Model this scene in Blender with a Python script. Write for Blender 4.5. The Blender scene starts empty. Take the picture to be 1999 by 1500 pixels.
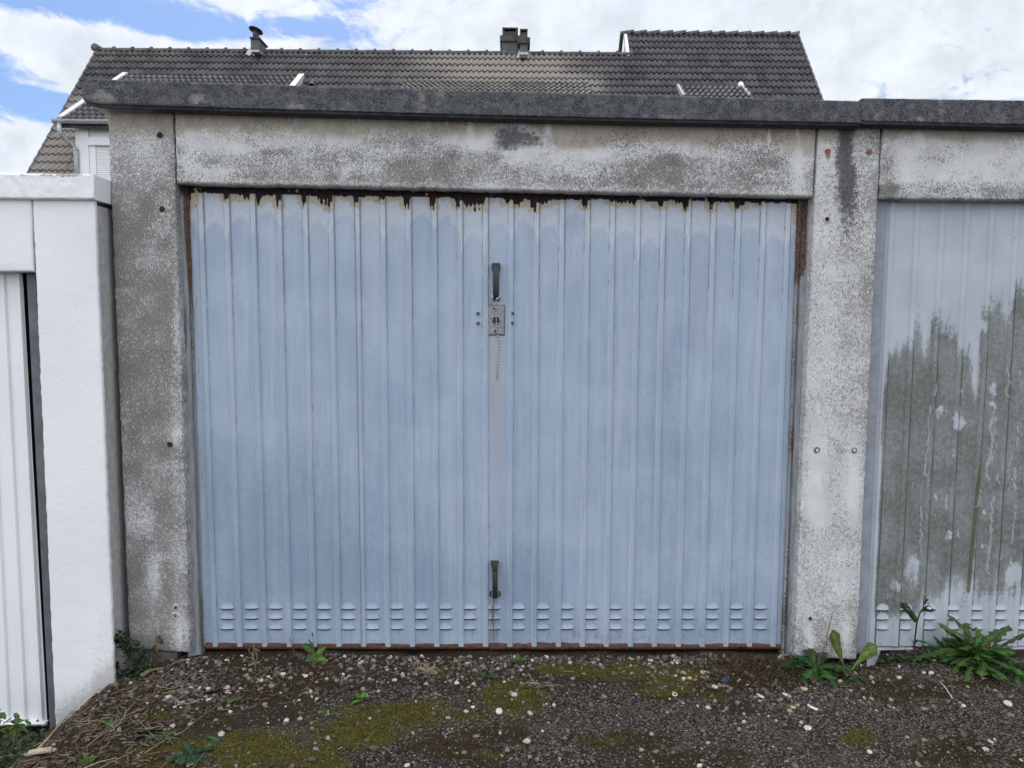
import bpy, math, random
import numpy as np
from math import sin, cos, tan, radians, pi, sqrt, exp, atan2, floor

random.seed(7)
rng = np.random.default_rng(11)
scene = bpy.context.scene

# ------------------------------------------------------------------ camera
FPX, CXP, CYP = 1502.0, 999.5, 750.0
YAW, PITCH, ROLL = radians(2.0), radians(4.9), radians(0.49)
CAM = np.array([0.0, -3.0, 1.38])
FW = np.array([sin(YAW)*cos(PITCH), cos(YAW)*cos(PITCH), -sin(PITCH)])
_r0 = np.array([cos(YAW), -sin(YAW), 0.0]); _u0 = np.cross(_r0, FW)
RT = cos(ROLL)*_r0 + sin(ROLL)*_u0
UP = -sin(ROLL)*_r0 + cos(ROLL)*_u0
cam_data = bpy.data.cameras.new("camera"); cam = bpy.data.objects.new("camera", cam_data)
scene.collection.objects.link(cam); scene.camera = cam
import mathutils
M3 = mathutils.Matrix(((RT[0], UP[0], -FW[0]), (RT[1], UP[1], -FW[1]), (RT[2], UP[2], -FW[2])))
cam.matrix_world = mathutils.Matrix.Translation(CAM.tolist()) @ M3.to_4x4()
cam_data.sensor_fit = 'HORIZONTAL'; cam_data.sensor_width = 36.0
cam_data.lens = FPX/1999.0*36.0
cam_data.clip_start = 0.05; cam_data.clip_end = 3000.0

scene.view_settings.view_transform = 'Standard'
scene.view_settings.look = 'None'
scene.view_settings.gamma = 1.0
scene.view_settings.exposure = 0.06

# ------------------------------------------------------------------ sun
SUN_EL, SUN_AZ = radians(50.0), radians(-14.0)      # azimuth from +Y towards +X; the sun stands behind the garages
sd = bpy.data.lights.new("sun", 'SUN'); sd.energy = 2.0; sd.angle = radians(3.0); sd.color = (1.0, 0.95, 0.87)
sun = bpy.data.objects.new("sun", sd); scene.collection.objects.link(sun)
sdir = mathutils.Vector((sin(SUN_AZ)*cos(SUN_EL), cos(SUN_AZ)*cos(SUN_EL), sin(SUN_EL)))
sun.rotation_euler = sdir.to_track_quat('Z', 'Y').to_euler()

# ------------------------------------------------------------------ node helper
class NT:
    def __init__(s, tree):
        s.t = tree; s.n = tree.nodes; s.l = tree.links
    def node(s, typ, **kw):
        n = s.n.new(typ)
        for k, v in kw.items(): setattr(n, k, v)
        return n
    def put(s, sock, v):
        if isinstance(v, bpy.types.NodeSocket): s.l.new(v, sock)
        elif v is not None:
            if isinstance(v, (tuple, list)):
                v = tuple(v)
                if len(v) == 3 and sock.type == 'RGBA': v = v + (1.0,)
            sock.default_value = v
    def m(s, op, a, b=None, c=None, clamp=False):
        n = s.node('ShaderNodeMath', operation=op, use_clamp=clamp)
        s.put(n.inputs[0], a)
        if b is not None: s.put(n.inputs[1], b)
        if c is not None: s.put(n.inputs[2], c)
        return n.outputs[0]
    def add(s, a, b): return s.m('ADD', a, b)
    def sub(s, a, b): return s.m('SUBTRACT', a, b)
    def mul(s, a, b): return s.m('MULTIPLY', a, b)
    def mx(s, a, b): return s.m('MAXIMUM', a, b)
    def ss(s, v, lo, hi, a=0.0, b=1.0, smooth=True):
        n = s.node('ShaderNodeMapRange'); n.interpolation_type = 'SMOOTHSTEP' if smooth else 'LINEAR'
        s.put(n.inputs[0], v); s.put(n.inputs[1], lo); s.put(n.inputs[2], hi); s.put(n.inputs[3], a); s.put(n.inputs[4], b)
        return n.outputs[0]
    def mix(s, f, a, b, blend='MIX'):
        n = s.node('ShaderNodeMix', data_type='RGBA', blend_type=blend)
        s.put(n.inputs[0], f); s.put(n.inputs[6], a); s.put(n.inputs[7], b)
        return n.outputs[2]
    def scale(s, vec, sc):
        n = s.node('ShaderNodeMapping'); s.put(n.inputs[0], vec)
        n.inputs[3].default_value = sc if isinstance(sc, tuple) else (sc, sc, sc)
        return n.outputs[0]
    def noise(s, vec, sc=1.0, det=3.0, rough=0.55, dist=0.0, out=0):
        if isinstance(sc, tuple): vec = s.scale(vec, sc); sc = 1.0
        n = s.node('ShaderNodeTexNoise'); s.put(n.inputs['Vector'], vec)
        n.inputs['Scale'].default_value = sc; n.inputs['Detail'].default_value = det
        n.inputs['Roughness'].default_value = rough; n.inputs['Distortion'].default_value = dist
        return n.outputs[out]
    def vor(s, vec, sc=1.0, feature='F1', rnd=1.0, out='Distance'):
        if isinstance(sc, tuple): vec = s.scale(vec, sc); sc = 1.0
        n = s.node('ShaderNodeTexVoronoi', feature=feature); s.put(n.inputs['Vector'], vec)
        n.inputs['Scale'].default_value = sc; n.inputs['Randomness'].default_value = rnd
        return n.outputs[out]
    def sep(s, c):
        n = s.node('ShaderNodeSeparateColor'); s.put(n.inputs[0], c); return n.outputs
    def sepv(s, c):
        n = s.node('ShaderNodeSeparateXYZ'); s.put(n.inputs[0], c); return n.outputs
    def attr(s, name):
        n = s.node('ShaderNodeAttribute', attribute_name=name); return n
    def obj(s): return s.node('ShaderNodeTexCoord').outputs['Object']
    def ramp(s, f, stops):
        n = s.node('ShaderNodeValToRGB'); e = n.color_ramp.elements
        while len(e) < len(stops): e.new(0.5)
        for i, (p, c) in enumerate(stops):
            e[i].position = p; e[i].color = tuple(c) + (1.0,)
        s.put(n.inputs[0], f); return n.outputs[0]
    def bump(s, h, dist=0.002, strength=1.0, normal=None):
        n = s.node('ShaderNodeBump'); s.put(n.inputs['Height'], h)
        n.inputs['Distance'].default_value = dist; n.inputs['Strength'].default_value = strength
        if normal is not None: s.put(n.inputs['Normal'], normal)
        return n.outputs[0]

def mat(name):
    m = bpy.data.materials.new(name); m.use_nodes = True
    t = NT(m.node_tree); b = m.node_tree.nodes['Principled BSDF']
    b.inputs['Roughness'].default_value = 0.85
    b.inputs['Specular IOR Level'].default_value = 0.3
    return m, t, b

# ------------------------------------------------------------------ world: Nishita sky with cloud layers
W = bpy.data.worlds.new("World"); scene.world = W; W.use_nodes = True
wt = NT(W.node_tree); bg = W.node_tree.nodes['Background']
sky = wt.node('ShaderNodeTexSky', sky_type='NISHITA'); sky.sun_disc = False
sky.sun_elevation = SUN_EL; sky.sun_rotation = SUN_AZ
sky.air_density = 1.0; sky.dust_density = 1.2; sky.ozone_density = 1.0
dirv = wt.node('ShaderNodeTexCoord').outputs['Generated']
nrm = wt.node('ShaderNodeVectorMath', operation='NORMALIZE'); wt.put(nrm.inputs[0], dirv)
dx, dy, dz = wt.sepv(nrm.outputs[0])
zz = wt.m('MAXIMUM', dz, 0.0)
den = wt.add(zz, 0.16)
cv = wt.node('ShaderNodeCombineXYZ'); wt.put(cv.inputs[0], wt.m('DIVIDE', dx, den)); wt.put(cv.inputs[1], wt.m('DIVIDE', dy, den)); cv.inputs[2].default_value = 3.1
layer = cv.outputs[0]
def dirof(px, py):
    v = FW + RT*(px-CXP)/FPX - UP*(py-CYP)/FPX
    return v/np.linalg.norm(v)
def blob(px, py, rx, ry, amp):
    v = dirof(px, py); az = atan2(v[0], v[1]); el = math.asin(v[2])
    a = wt.m('ARCTAN2', dx, dy); e = wt.m('ARCSINE', dz)
    qa = wt.m('DIVIDE', wt.sub(a, az), rx/FPX); qe = wt.m('DIVIDE', wt.sub(e, el), ry/FPX)
    r2 = wt.add(wt.mul(qa, qa), wt.mul(qe, qe))
    return wt.mul(wt.m('EXPONENT', wt.mul(r2, -1.0)), amp)
nA = wt.noise(layer, 1.15, 7.0, 0.58, 0.35)
nB = wt.noise(nrm.outputs[0], 8.0, 9.0, 0.62, 0.25)
nD = wt.noise(wt.scale(nrm.outputs[0], (17.0, 17.0, 34.0)), 1.0, 8.0, 0.66, 0.6)
cover = wt.add(wt.add(wt.mul(nA, 0.30), wt.mul(nB, 0.30)), wt.add(wt.mul(nD, 0.70), -.10))
bl = None
for a in [(190, 90, 80, 52, .34), (60, 70, 70, 34, .26), (110, 140, 90, 30, .22), (330, 110, 170, 26, .26), (520, 95, 130, 22, .17), (30, 330, 170, 90, .30),
          (130, 12, 150, 34, -.22), (370, 52, 120, 26, -.20), (90, 205, 100, 24, -.20), (10, 130, 50, 30, -.16), (600, 55, 130, 26, -.13), (250, 210, 60, 16, -.1), (760, 60, 90, 30, -.07),
          (660, 50, 60, 50, -.07), (820, 20, 260, 55, .10), (480, 8, 160, 22, .12), (1050, 60, 80, 40, -.05), (1500, 90, 520, 220, .22), (1300, 20, 300, 60, .12), (900, 80, 300, 50, .14), (640, 88, 60, 12, .1)]:
    b_ = blob(*a); bl = b_ if bl is None else wt.add(bl, b_)
behind = wt.ss(dy, 0.35, -0.1)                        # out-of-view sky behind the camera, cloud added as fill for the shaded facade
up = wt.ss(dz, 0.35, 0.8)
cover = wt.add(cover, wt.add(bl, wt.add(wt.mul(behind, .3), wt.mul(up, .12))))
cm = wt.ss(cover, 0.50, 0.68)
thick = wt.ss(cover, 0.6, 1.0)
nC = wt.noise(nrm.outputs[0], 22.0, 6.0, 0.6, 0.3)
cloudc = wt.mix(thick, (0.83, 0.88, 0.955), (0.75, 0.81, 0.90))
cloudc = wt.mix(behind, cloudc, (0.835, 0.868, 0.925))
puff = wt.ss(wt.add(nC, wt.mul(nB, .6)), .50, 1.05, .89, 1.11)
side = wt.ss(dx, .9, -.9, .62, 1.25, False)                # the added fill is stronger on the left, to model the relief
gain = wt.add(wt.add(1.0, wt.mul(wt.mul(behind, side), 0.80)), wt.mul(up, 0.25))
cg = wt.mul(puff, gain)
cc = wt.node('ShaderNodeVectorMath', operation='SCALE'); wt.put(cc.inputs[0], cloudc); wt.put(cc.inputs['Scale'], cg)
skc = wt.node('ShaderNodeVectorMath', operation='SCALE'); wt.put(skc.inputs[0], sky.outputs[0]); skc.inputs['Scale'].default_value = 0.115
skt = wt.mix(1.0, skc.outputs[0], (0.54, 0.70, 0.96), 'MULTIPLY')
CLOUD_S = 0.12
ccs = wt.node('ShaderNodeVectorMath', operation='SCALE'); wt.put(ccs.inputs[0], wt.mix(cm, skt, cc.outputs[0])); ccs.inputs['Scale'].default_value = 1.0/CLOUD_S
wt.l.new(ccs.outputs[0], bg.inputs[0]); bg.inputs[1].default_value = CLOUD_S

# ------------------------------------------------------------------ geometry helpers
def ray(px, py):
    return FW + RT*(px-CXP)/FPX - UP*(py-CYP)/FPX
def P(px, py, Y=0.0):
    v = ray(px, py); return CAM + v*((Y-CAM[1])/v[1])
def proj(V):
    v = V - CAM
    d = v @ FW
    return CXP + FPX*(v @ RT)/d, CYP - FPX*(v @ UP)/d

def hash2(ix, iy, s):
    h = (ix.astype(np.int64)*374761393 + iy.astype(np.int64)*668265263 + s*1274126177) & 0xffffffff
    h = ((h ^ (h >> 13))*1274126177) & 0xffffffff
    h = h ^ (h >> 16)
    return (h & 0xffff)/65535.0
def vn(x, y, s=0):
    x = np.asarray(x, float); y = np.asarray(y, float)
    ix = np.floor(x); iy = np.floor(y); fx = x-ix; fy = y-iy
    fx = fx*fx*(3-2*fx); fy = fy*fy*(3-2*fy)
    a = hash2(ix, iy, s); b = hash2(ix+1, iy, s); c = hash2(ix, iy+1, s); d = hash2(ix+1, iy+1, s)
    return (a*(1-fx)+b*fx)*(1-fy) + (c*(1-fx)+d*fx)*fy
def fbm(x, y, s=0, o=4):
    r = 0; a = .5; t = 0
    for i in range(o):
        r = r + a*vn(x*2**i, y*2**i, s+i*7); t += a; a *= .5
    return r/t
def sst(v, a, b):
    t = np.clip((np.asarray(v, float)-a)/(b-a), 0, 1); return t*t*(3-2*t)
def gau(px, py, x, y, rx, ry): return np.exp(-((px-x)/rx)**2-((py-y)/ry)**2)
def seg(px, py, pts, w):
    best = np.full(px.shape, 1e9)
    for (x0, y0), (x1, y1) in zip(pts[:-1], pts[1:]):
        vx, vy = x1-x0, y1-y0; L = vx*vx+vy*vy+1e-9
        t = np.clip(((px-x0)*vx+(py-y0)*vy)/L, 0, 1)
        best = np.minimum(best, np.hypot(px-x0-t*vx, py-y0-t*vy))
    return np.clip(1.3-best/w, 0, 1)

def link(name, V, F, material, parent=None, smooth=False, mats=None, midx=None):
    me = bpy.data.meshes.new(name)
    me.from_pydata(np.asarray(V, float).tolist() if isinstance(V, np.ndarray) else [tuple(v) for v in V], [], F if isinstance(F, list) else F.tolist())
    me.materials.append(material)
    if mats:
        for x in mats: me.materials.append(x)
    if midx is not None: me.polygons.foreach_set('material_index', np.asarray(midx, dtype=np.int32))
    if smooth is True: me.polygons.foreach_set('use_smooth', np.ones(len(me.polygons), dtype=bool))
    elif smooth is not False: me.polygons.foreach_set('use_smooth', np.asarray(smooth, dtype=bool))
    me.update()
    o = bpy.data.objects.new(name, me); scene.collection.objects.link(o)
    if parent is not None: o.parent = parent
    return o
def setattr4(o, name, arr):
    me = o.data
    a = me.color_attributes.new(name, 'FLOAT_COLOR', 'POINT')
    arr = np.asarray(arr, dtype=np.float32)
    if arr.shape[1] == 3: arr = np.concatenate([arr, np.ones((len(arr), 1), np.float32)], 1)
    a.data.foreach_set('color', arr.ravel())
def empty(name, loc=(0, 0, 0)):
    o = bpy.data.objects.new(name, None); scene.collection.objects.link(o); o.location = loc
    o.empty_display_size = .2; return o
def tag(o, label=None, cat=None, group=None, kind=None):
    if label: o['label'] = label
    if cat: o['category'] = cat
    if group: o['group'] = group
    if kind: o['kind'] = kind
    return o

class MB:
    """collects verts/faces (+ per-vertex colour) for one mesh"""
    def __init__(s): s.v = []; s.f = []; s.c = []; s.sm = []
    def add(s, V, F, c=(0, 0, 0, 1), smooth=False):
        n = len(s.v); s.v.extend([tuple(map(float, q)) for q in V]); s.f.extend([tuple(n+i for i in f) for f in F])
        if isinstance(c, tuple): s.c.extend([c]*len(V))
        else: s.c.extend(list(c))
        s.sm.extend([smooth]*len(F))
    def box(s, a, b, bev=0.0, c=(0, 0, 0, 1)):
        x0, y0, z0 = a; x1, y1, z1 = b
        if bev <= 0:
            V = [(x, y, z) for x in (x0, x1) for y in (y0, y1) for z in (z0, z1)]
            s.add(V, [(0, 1, 3, 2), (4, 6, 7, 5), (0, 4, 5, 1), (2, 3, 7, 6), (0, 2, 6, 4), (1, 5, 7, 3)], c)
            return
        e = bev; V = []; idx = {}
        for i, x in enumerate((x0, x1)):
            for j, y in enumerate((y0, y1)):
                for k, z in enumerate((z0, z1)):
                    sx = 1 if i == 0 else -1; sy = 1 if j == 0 else -1; sz = 1 if k == 0 else -1
                    for ax in range(3):
                        p = [x+sx*e, y+sy*e, z+sz*e]; p[ax] = (x, y, z)[ax]
                        idx[(i, j, k, ax)] = len(V); V.append(p)
        F = []
        for ax in range(3):
            o = [q for q in range(3) if q != ax]
            for side in (0, 1):
                q = []
                for (u, v) in ((0, 0), (1, 0), (1, 1), (0, 1)):
                    t = [0, 0, 0]; t[ax] = side; t[o[0]] = u; t[o[1]] = v; q.append(idx[(t[0], t[1], t[2], ax)])
                F.append(tuple(q))
        for ax in range(3):
            o = [q for q in range(3) if q != ax]
            for u in (0, 1):
                for v in (0, 1):
                    t0 = [0, 0, 0]; t1 = [0, 0, 0]; t0[o[0]] = t1[o[0]] = u; t0[o[1]] = t1[o[1]] = v; t1[ax] = 1
                    F.append((idx[(*t0, o[0])], idx[(*t1, o[0])], idx[(*t1, o[1])], idx[(*t0, o[1])]))
        for i in (0, 1):
            for j in (0, 1):
                for k in (0, 1): F.append(tuple(idx[(i, j, k, ax)] for ax in range(3)))
        s.add(V, F, c)
    def tube(s, pts, r, n=6, c=(0, 0, 0, 1), cap=True):
        pts = [np.array(p, float) for p in pts]; m = len(pts)
        rr = r if isinstance(r, (list, tuple)) else [r]*m
        V = []
        prev = None
        for i, p in enumerate(pts):
            t = pts[min(i+1, m-1)]-pts[max(i-1, 0)]; t = t/(np.linalg.norm(t)+1e-12)
            if prev is None:
                a = np.array([0, 0, 1.0]) if abs(t[2]) < .9 else np.array([1.0, 0, 0])
                u = np.cross(t, a)
            else: u = prev - t*(prev@t)
            u /= np.linalg.norm(u)+1e-12; prev = u; w = np.cross(t, u)
            for k in range(n):
                an = 2*pi*k/n; V.append(p+rr[i]*(cos(an)*u+sin(an)*w))
        F = []
        for i in range(m-1):
            for k in range(n):
                F.append((i*n+k, i*n+(k+1) % n, (i+1)*n+(k+1) % n, (i+1)*n+k))
        if cap: F.append(tuple(range(n))[::-1]); F.append(tuple((m-1)*n+k for k in range(n)))
        s.add(V, F, c, smooth=n > 4)
    def disc(s, cen, r, y0, y1, n=20, c=(0, 0, 0, 1), jag=0.0):
        """short cylinder whose axis is Y"""
        V = []
        for y in (y0, y1):
            for k in range(n):
                q = r*(1+jag*(random.random()-.5)) if y == y0 else r
                V.append((cen[0]+q*cos(2*pi*k/n), y, cen[2]+q*sin(2*pi*k/n)))
        F = [tuple(range(n)), tuple(range(2*n-1, n-1, -1))] + [(k, n+k, n+(k+1) % n, (k+1) % n) for k in range(n)]
        s.add(V, F, c)
    def build(s, name, material, parent=None, smooth=None, mask=True):
        o = link(name, s.v, s.f, material, parent, smooth=s.sm if smooth is None else smooth)
        if mask: setattr4(o, 'mask', s.c)
        return o

def grid_faces(nu, nv):
    i = np.arange(nu-1); j = np.arange(nv-1)
    I, J = np.meshgrid(i, j, indexing='ij')
    a = (I*nv+J).ravel()
    return np.stack([a, a+nv, a+nv+1, a+1], 1)

def edged(n, cz):
    """parameter samples 0..1, dense at both ends for the chamfer"""
    return np.unique(np.concatenate([[0, cz*.35, cz*.7, cz], np.linspace(cz, 1-cz, max(2, n)), [1-cz, 1-cz*.7, 1-cz*.35, 1]]))

def panel(name, quad, Y, depth, res, material, parent, maskf=None, chamfer=.008, jit=.002, seed=1, bulge=0.0):
    """quad: four photo corners TL,TR,BR,BL lying on the wall plane Y; the block is extruded back by depth"""
    TL, TR, BR, BL = [P(x, y, Y) for x, y in quad]
    w = np.linalg.norm(TR-TL); h = np.linalg.norm(TL-BL)
    s = edged(int(w/res), chamfer/w); t = edged(int(h/res), chamfer/h)
    S, T = np.meshgrid(s, t, indexing='ij'); S = S.ravel()[:, None]; T = T.ravel()[:, None]
    V = (TL*(1-S)+TR*S)*(1-T) + (BL*(1-S)+BR*S)*T
    e = np.minimum.reduce([S*w, (1-S)*w, T*h, (1-T)*h])[:, 0]
    q = np.clip((chamfer-e)/chamfer, 0, 1)
    V[:, 1] += chamfer*q*q
    ed = e < 1e-9
    nj = fbm(V[:, 0]*60, V[:, 2]*60, seed, 3)-.5
    V[:, 0] += nj*jit*2*(q > 0)*np.where(S[:, 0] < .5, 1, 1); V[:, 2] += (fbm(V[:, 0]*55+9, V[:, 2]*55, seed+3, 3)-.5)*jit*2*(q > 0)
    V[:, 1] += (fbm(V[:, 0]*2.5, V[:, 2]*2.5, seed+5, 3)-.5)*bulge
    nu, nv = len(s), len(t)
    F = grid_faces(nu, nv).tolist()
    loop = [i*nv for i in range(nu)] + [(nu-1)*nv+j for j in range(1, nv)] + [i*nv+nv-1 for i in range(nu-2, -1, -1)] + [j for j in range(nv-2, 0, -1)]
    base = len(V)
    rings = [V]
    for k, dd in enumerate((depth*.25 if depth < .5 else .1, depth)):
        b = V[loop].copy(); b[:, 1] = Y+dd; rings.append(b)
    V2 = np.concatenate(rings)
    L = len(loop)
    ids = [loop, list(range(base, base+L)), list(range(base+L, base+2*L))]
    for r in range(2):
        for k in range(L):
            a, b = ids[r][k], ids[r][(k+1) % L]; c, d = ids[r+1][(k+1) % L], ids[r+1][k]
            F.append([a, d, c, b])
    F.append(ids[2])
    o = link(name, V2, F, material, parent, smooth=[True]*((nu-1)*(nv-1))+[False]*(2*L+1))
    if maskf is not None:
        px, py = proj(V2)
        setattr4(o, 'mask', maskf(px, py, V2))
    return o

# ------------------------------------------------------------------ materials
def concrete_mat(name, paint=(.635, .635, .64), grey=(.20, .195, .185), dark=(.055, .055, .058), tan_=(.30, .265, .215), sc=1.0):
    m, t, b = mat(name)
    co = t.obj(); at = t.attr('mask'); R, G, B = t.sep(at.outputs['Color'])[0:3]; A = at.outputs['Alpha']
    f1 = t.noise(co, 185*sc, 4.0, .8); f2 = t.noise(co, 60*sc, 4.0, .65); f3 = t.noise(co, 9, 5.0, .6); f4 = t.noise(co, (26, 26, 5), 4.0, .6)
    sp = t.add(t.add(t.mul(t.sub(f1, .5), 2.0), t.mul(t.sub(f2, .5), 1.0)), t.mul(t.sub(f3, .5), .35))
    sp = t.add(sp, t.mul(t.sub(R, .5), .80))
    wear = t.ss(sp, -.12, .10)
    pc = t.mix(t.ss(f3, .3, .7), tuple(x*.86 for x in paint), tuple(min(1, x*1.06) for x in paint))
    gc = t.mix(t.ss(f2, .3, .75), tuple(x*.78 for x in grey), tuple(x*1.3 for x in grey))
    gc = t.mix(t.ss(t.add(R, t.mul(t.sub(f3, .5), .6)), .75, .35), gc, tuple(x*1.55 for x in grey))
    c = t.mix(wear, pc, gc)
    # brown water film under the eaves: hides the speckle
    tn = t.ss(t.add(B, t.mul(t.sub(f4, .5), .7)), .25, .75)
    c = t.mix(t.mul(tn, .85), c, t.mix(t.ss(f4, .3, .7), tan_, tuple(x*1.35 for x in tan_)))
    dk = t.ss(t.add(t.add(G, t.mul(t.sub(f2, .5), 1.0)), t.add(t.mul(t.sub(f1, .5), 1.3), t.mul(t.sub(f3, .5), .4))), .30, .85)
    c = t.mix(t.mul(dk, .86), c, dark)
    rs = t.ss(t.add(t.sub(1.0, A), t.mul(t.sub(f2, .5), .4)), .3, .8)
    c = t.mix(rs, c, (.22, .105, .05))
    pep = t.noise(co, 230, 1.0, .5)
    c = t.mix(t.mul(t.ss(pep, .57, .635), t.ss(t.add(R, t.mul(t.sub(f3, .5), .5)), -.05, .40, 0, .85)), c, (.085, .085, .085))
    # tiny dark pits
    pit = t.ss(t.vor(co, 95), .13, .06)
    pitm = t.mul(pit, t.ss(f3, .5, .62))
    c = t.mix(t.mul(pitm, .75), c, (.06, .06, .06))
    t.put(b.inputs['Base Color'], c); b.inputs['Roughness'].default_value = .93; b.inputs['Specular IOR Level'].default_value = .2
    h = t.add(t.add(t.mul(wear, -.5), t.mul(f2, .8)), t.mul(pit, -.5))
    t.put(b.inputs['Normal'], t.bump(h, .0016, .8))
    return m

M_CONC = concrete_mat('weathered_painted_concrete')

def slab_mat():
    m, t, b = mat('dark_aggregate_concrete')
    co = t.obj(); at = t.attr('mask'); R, G, B = t.sep(at.outputs['Color'])[0:3]
    f1 = t.noise(co, 150, 3.0, .65); f2 = t.noise(co, 42, 4.0, .6); f3 = t.noise(co, 7, 4.0, .6)
    v = t.vor(co, 190); vc = t.sep(t.vor(co, 190, out='Color'))[0]
    c = t.mix(t.ss(f1, .36, .66), (.026, .028, .035), (.098, .102, .114))
    c = t.mix(t.mul(t.ss(f2, .40, .68), .6), c, (.155, .157, .16))
    c = t.mix(t.mul(t.ss(f3, .5, .75), .4), c, (.17, .17, .168))
    st = t.mul(t.ss(vc, .70, .85), t.ss(v, .5, .2))
    c = t.mix(t.mul(st, .7), c, (.34, .34, .34))
    pl = t.ss(t.add(R, t.add(t.mul(t.sub(f2, .5), 1.1), t.mul(t.sub(f3, .5), .8))), .35, .8)
    c = t.mix(t.mul(pl, .62), c, (.30, .295, .28))
    c = t.mix(t.mul(G, .85), c, (.02, .021, .026))
    c = t.mix(t.mul(B, .7), c, (.33, .30, .26))
    t.put(b.inputs['Base Color'], c); b.inputs['Roughness'].default_value = .95
    hole = t.mul(t.ss(vc, .12, .08), t.ss(v, .3, .15))
    h = t.add(t.add(f1, t.mul(st, .8)), t.mul(hole, -1.5))
    t.put(b.inputs['Normal'], t.bump(h, .004, .9))
    return m
M_SLAB = slab_mat()

def stucco_mat():
    m, t, b = mat('white_painted_render')
    co = t.obj()
    f1 = t.noise(co, 60, 5.0, .62); f2 = t.noise(co, 14, 4.0, .55); f3 = t.noise(co, 2.5, 3.0)
    at = t.attr('mask'); R = t.sep(at.outputs['Color'])[0]
    c = t.mix(t.ss(f3, .3, .7), (.74, .75, .775), (.80, .805, .82))
    c = t.mix(t.mul(t.ss(f1, .56, .75), .18), c, (.60, .61, .63))
    c = t.mix(t.mul(t.ss(t.add(t.sep(at.outputs['Color'])[1], t.mul(t.sub(f1, .5), .9)), .3, 1.0), .6), c, (.30, .28, .25))
    pit = t.mul(t.ss(t.vor(co, 34), .12, .05), t.ss(t.sep(t.vor(co, 34, out='Color'))[1], .82, .9))
    c = t.mix(t.mul(pit, .5), c, (.25, .25, .25))
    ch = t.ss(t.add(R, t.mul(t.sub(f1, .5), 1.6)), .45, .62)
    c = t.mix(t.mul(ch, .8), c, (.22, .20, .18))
    t.put(b.inputs['Base Color'], c); b.inputs['Roughness'].default_value = .6; b.inputs['Specular IOR Level'].default_value = .35
    h = t.add(t.add(t.mul(f1, .75), t.mul(f2, .9)), t.mul(pit, -.6))
    t.put(b.inputs['Normal'], t.bump(h, .0035, .6))
    return m
M_STUCCO = stucco_mat()

def simple(name, col, rough=.6, metal=0.0, nsc=40, var=.25, bump=.0, spec=.4, det=4.0):
    m, t, b = mat(name)
    co = t.obj(); f = t.noise(co, nsc, det, .6)
    c = t.mix(t.ss(f, .3, .7), tuple(x*(1-var) for x in col), tuple(min(1, x*(1+var)) for x in col))
    t.put(b.inputs['Base Color'], c); b.inputs['Roughness'].default_value = rough; b.inputs['Metallic'].default_value = metal
    b.inputs['Specular IOR Level'].default_value = spec
    if bump: t.put(b.inputs['Normal'], t.bump(f, bump, .7))
    return m
M_BLACK = simple('dark_interior', (.012, .012, .014), .95)
M_STEEL = simple('dark_steel', (.06, .065, .068), .5, .3, 90, .3, .0008)
M_HANDLE = simple('charcoal_cast_handle', (.030, .037, .045), .55, .1, 120, .35, .0006)
M_OLIVE = simple('olive_tarnished_handle', (.028, .027, .019), .6, .2, 120, .5, .001)
M_RUSTPLUG = simple('rusty_plug', (.23, .105, .065), .9, .0, 150, .45, .001)
M_HOLE = simple('bolt_hole_shadow', (.03, .02, .018), .95, 0, 120, .5)
M_PALEPLUG = simple('pale_mortar_plug', (.50, .50, .46), .9, 0, 120, .2, .001)
M_ZINC = simple('zinc_sheet', (.42, .44, .46), .45, .4, 12, .2, .0005)
M_WHITEM = simple('white_lacquered_metal', (.78, .80, .82), .4, 0, 3, .03)
M_FLASH = simple('weathered_white_flashing', (.50, .51, .52), .6, 0, 10, .15)
M_GREYFRAME = simple('grey_steel_frame', (.13, .14, .155), .5, .1, 14, .18, .0004)
M_WALLRENDER = simple('house_render', (.55, .52, .47), .9, 0, 20, .1, .002)
M_BLOCK = simple('rough_foundation_block', (.13, .12, .105), .95, 0, 30, .45, .01)

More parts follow.
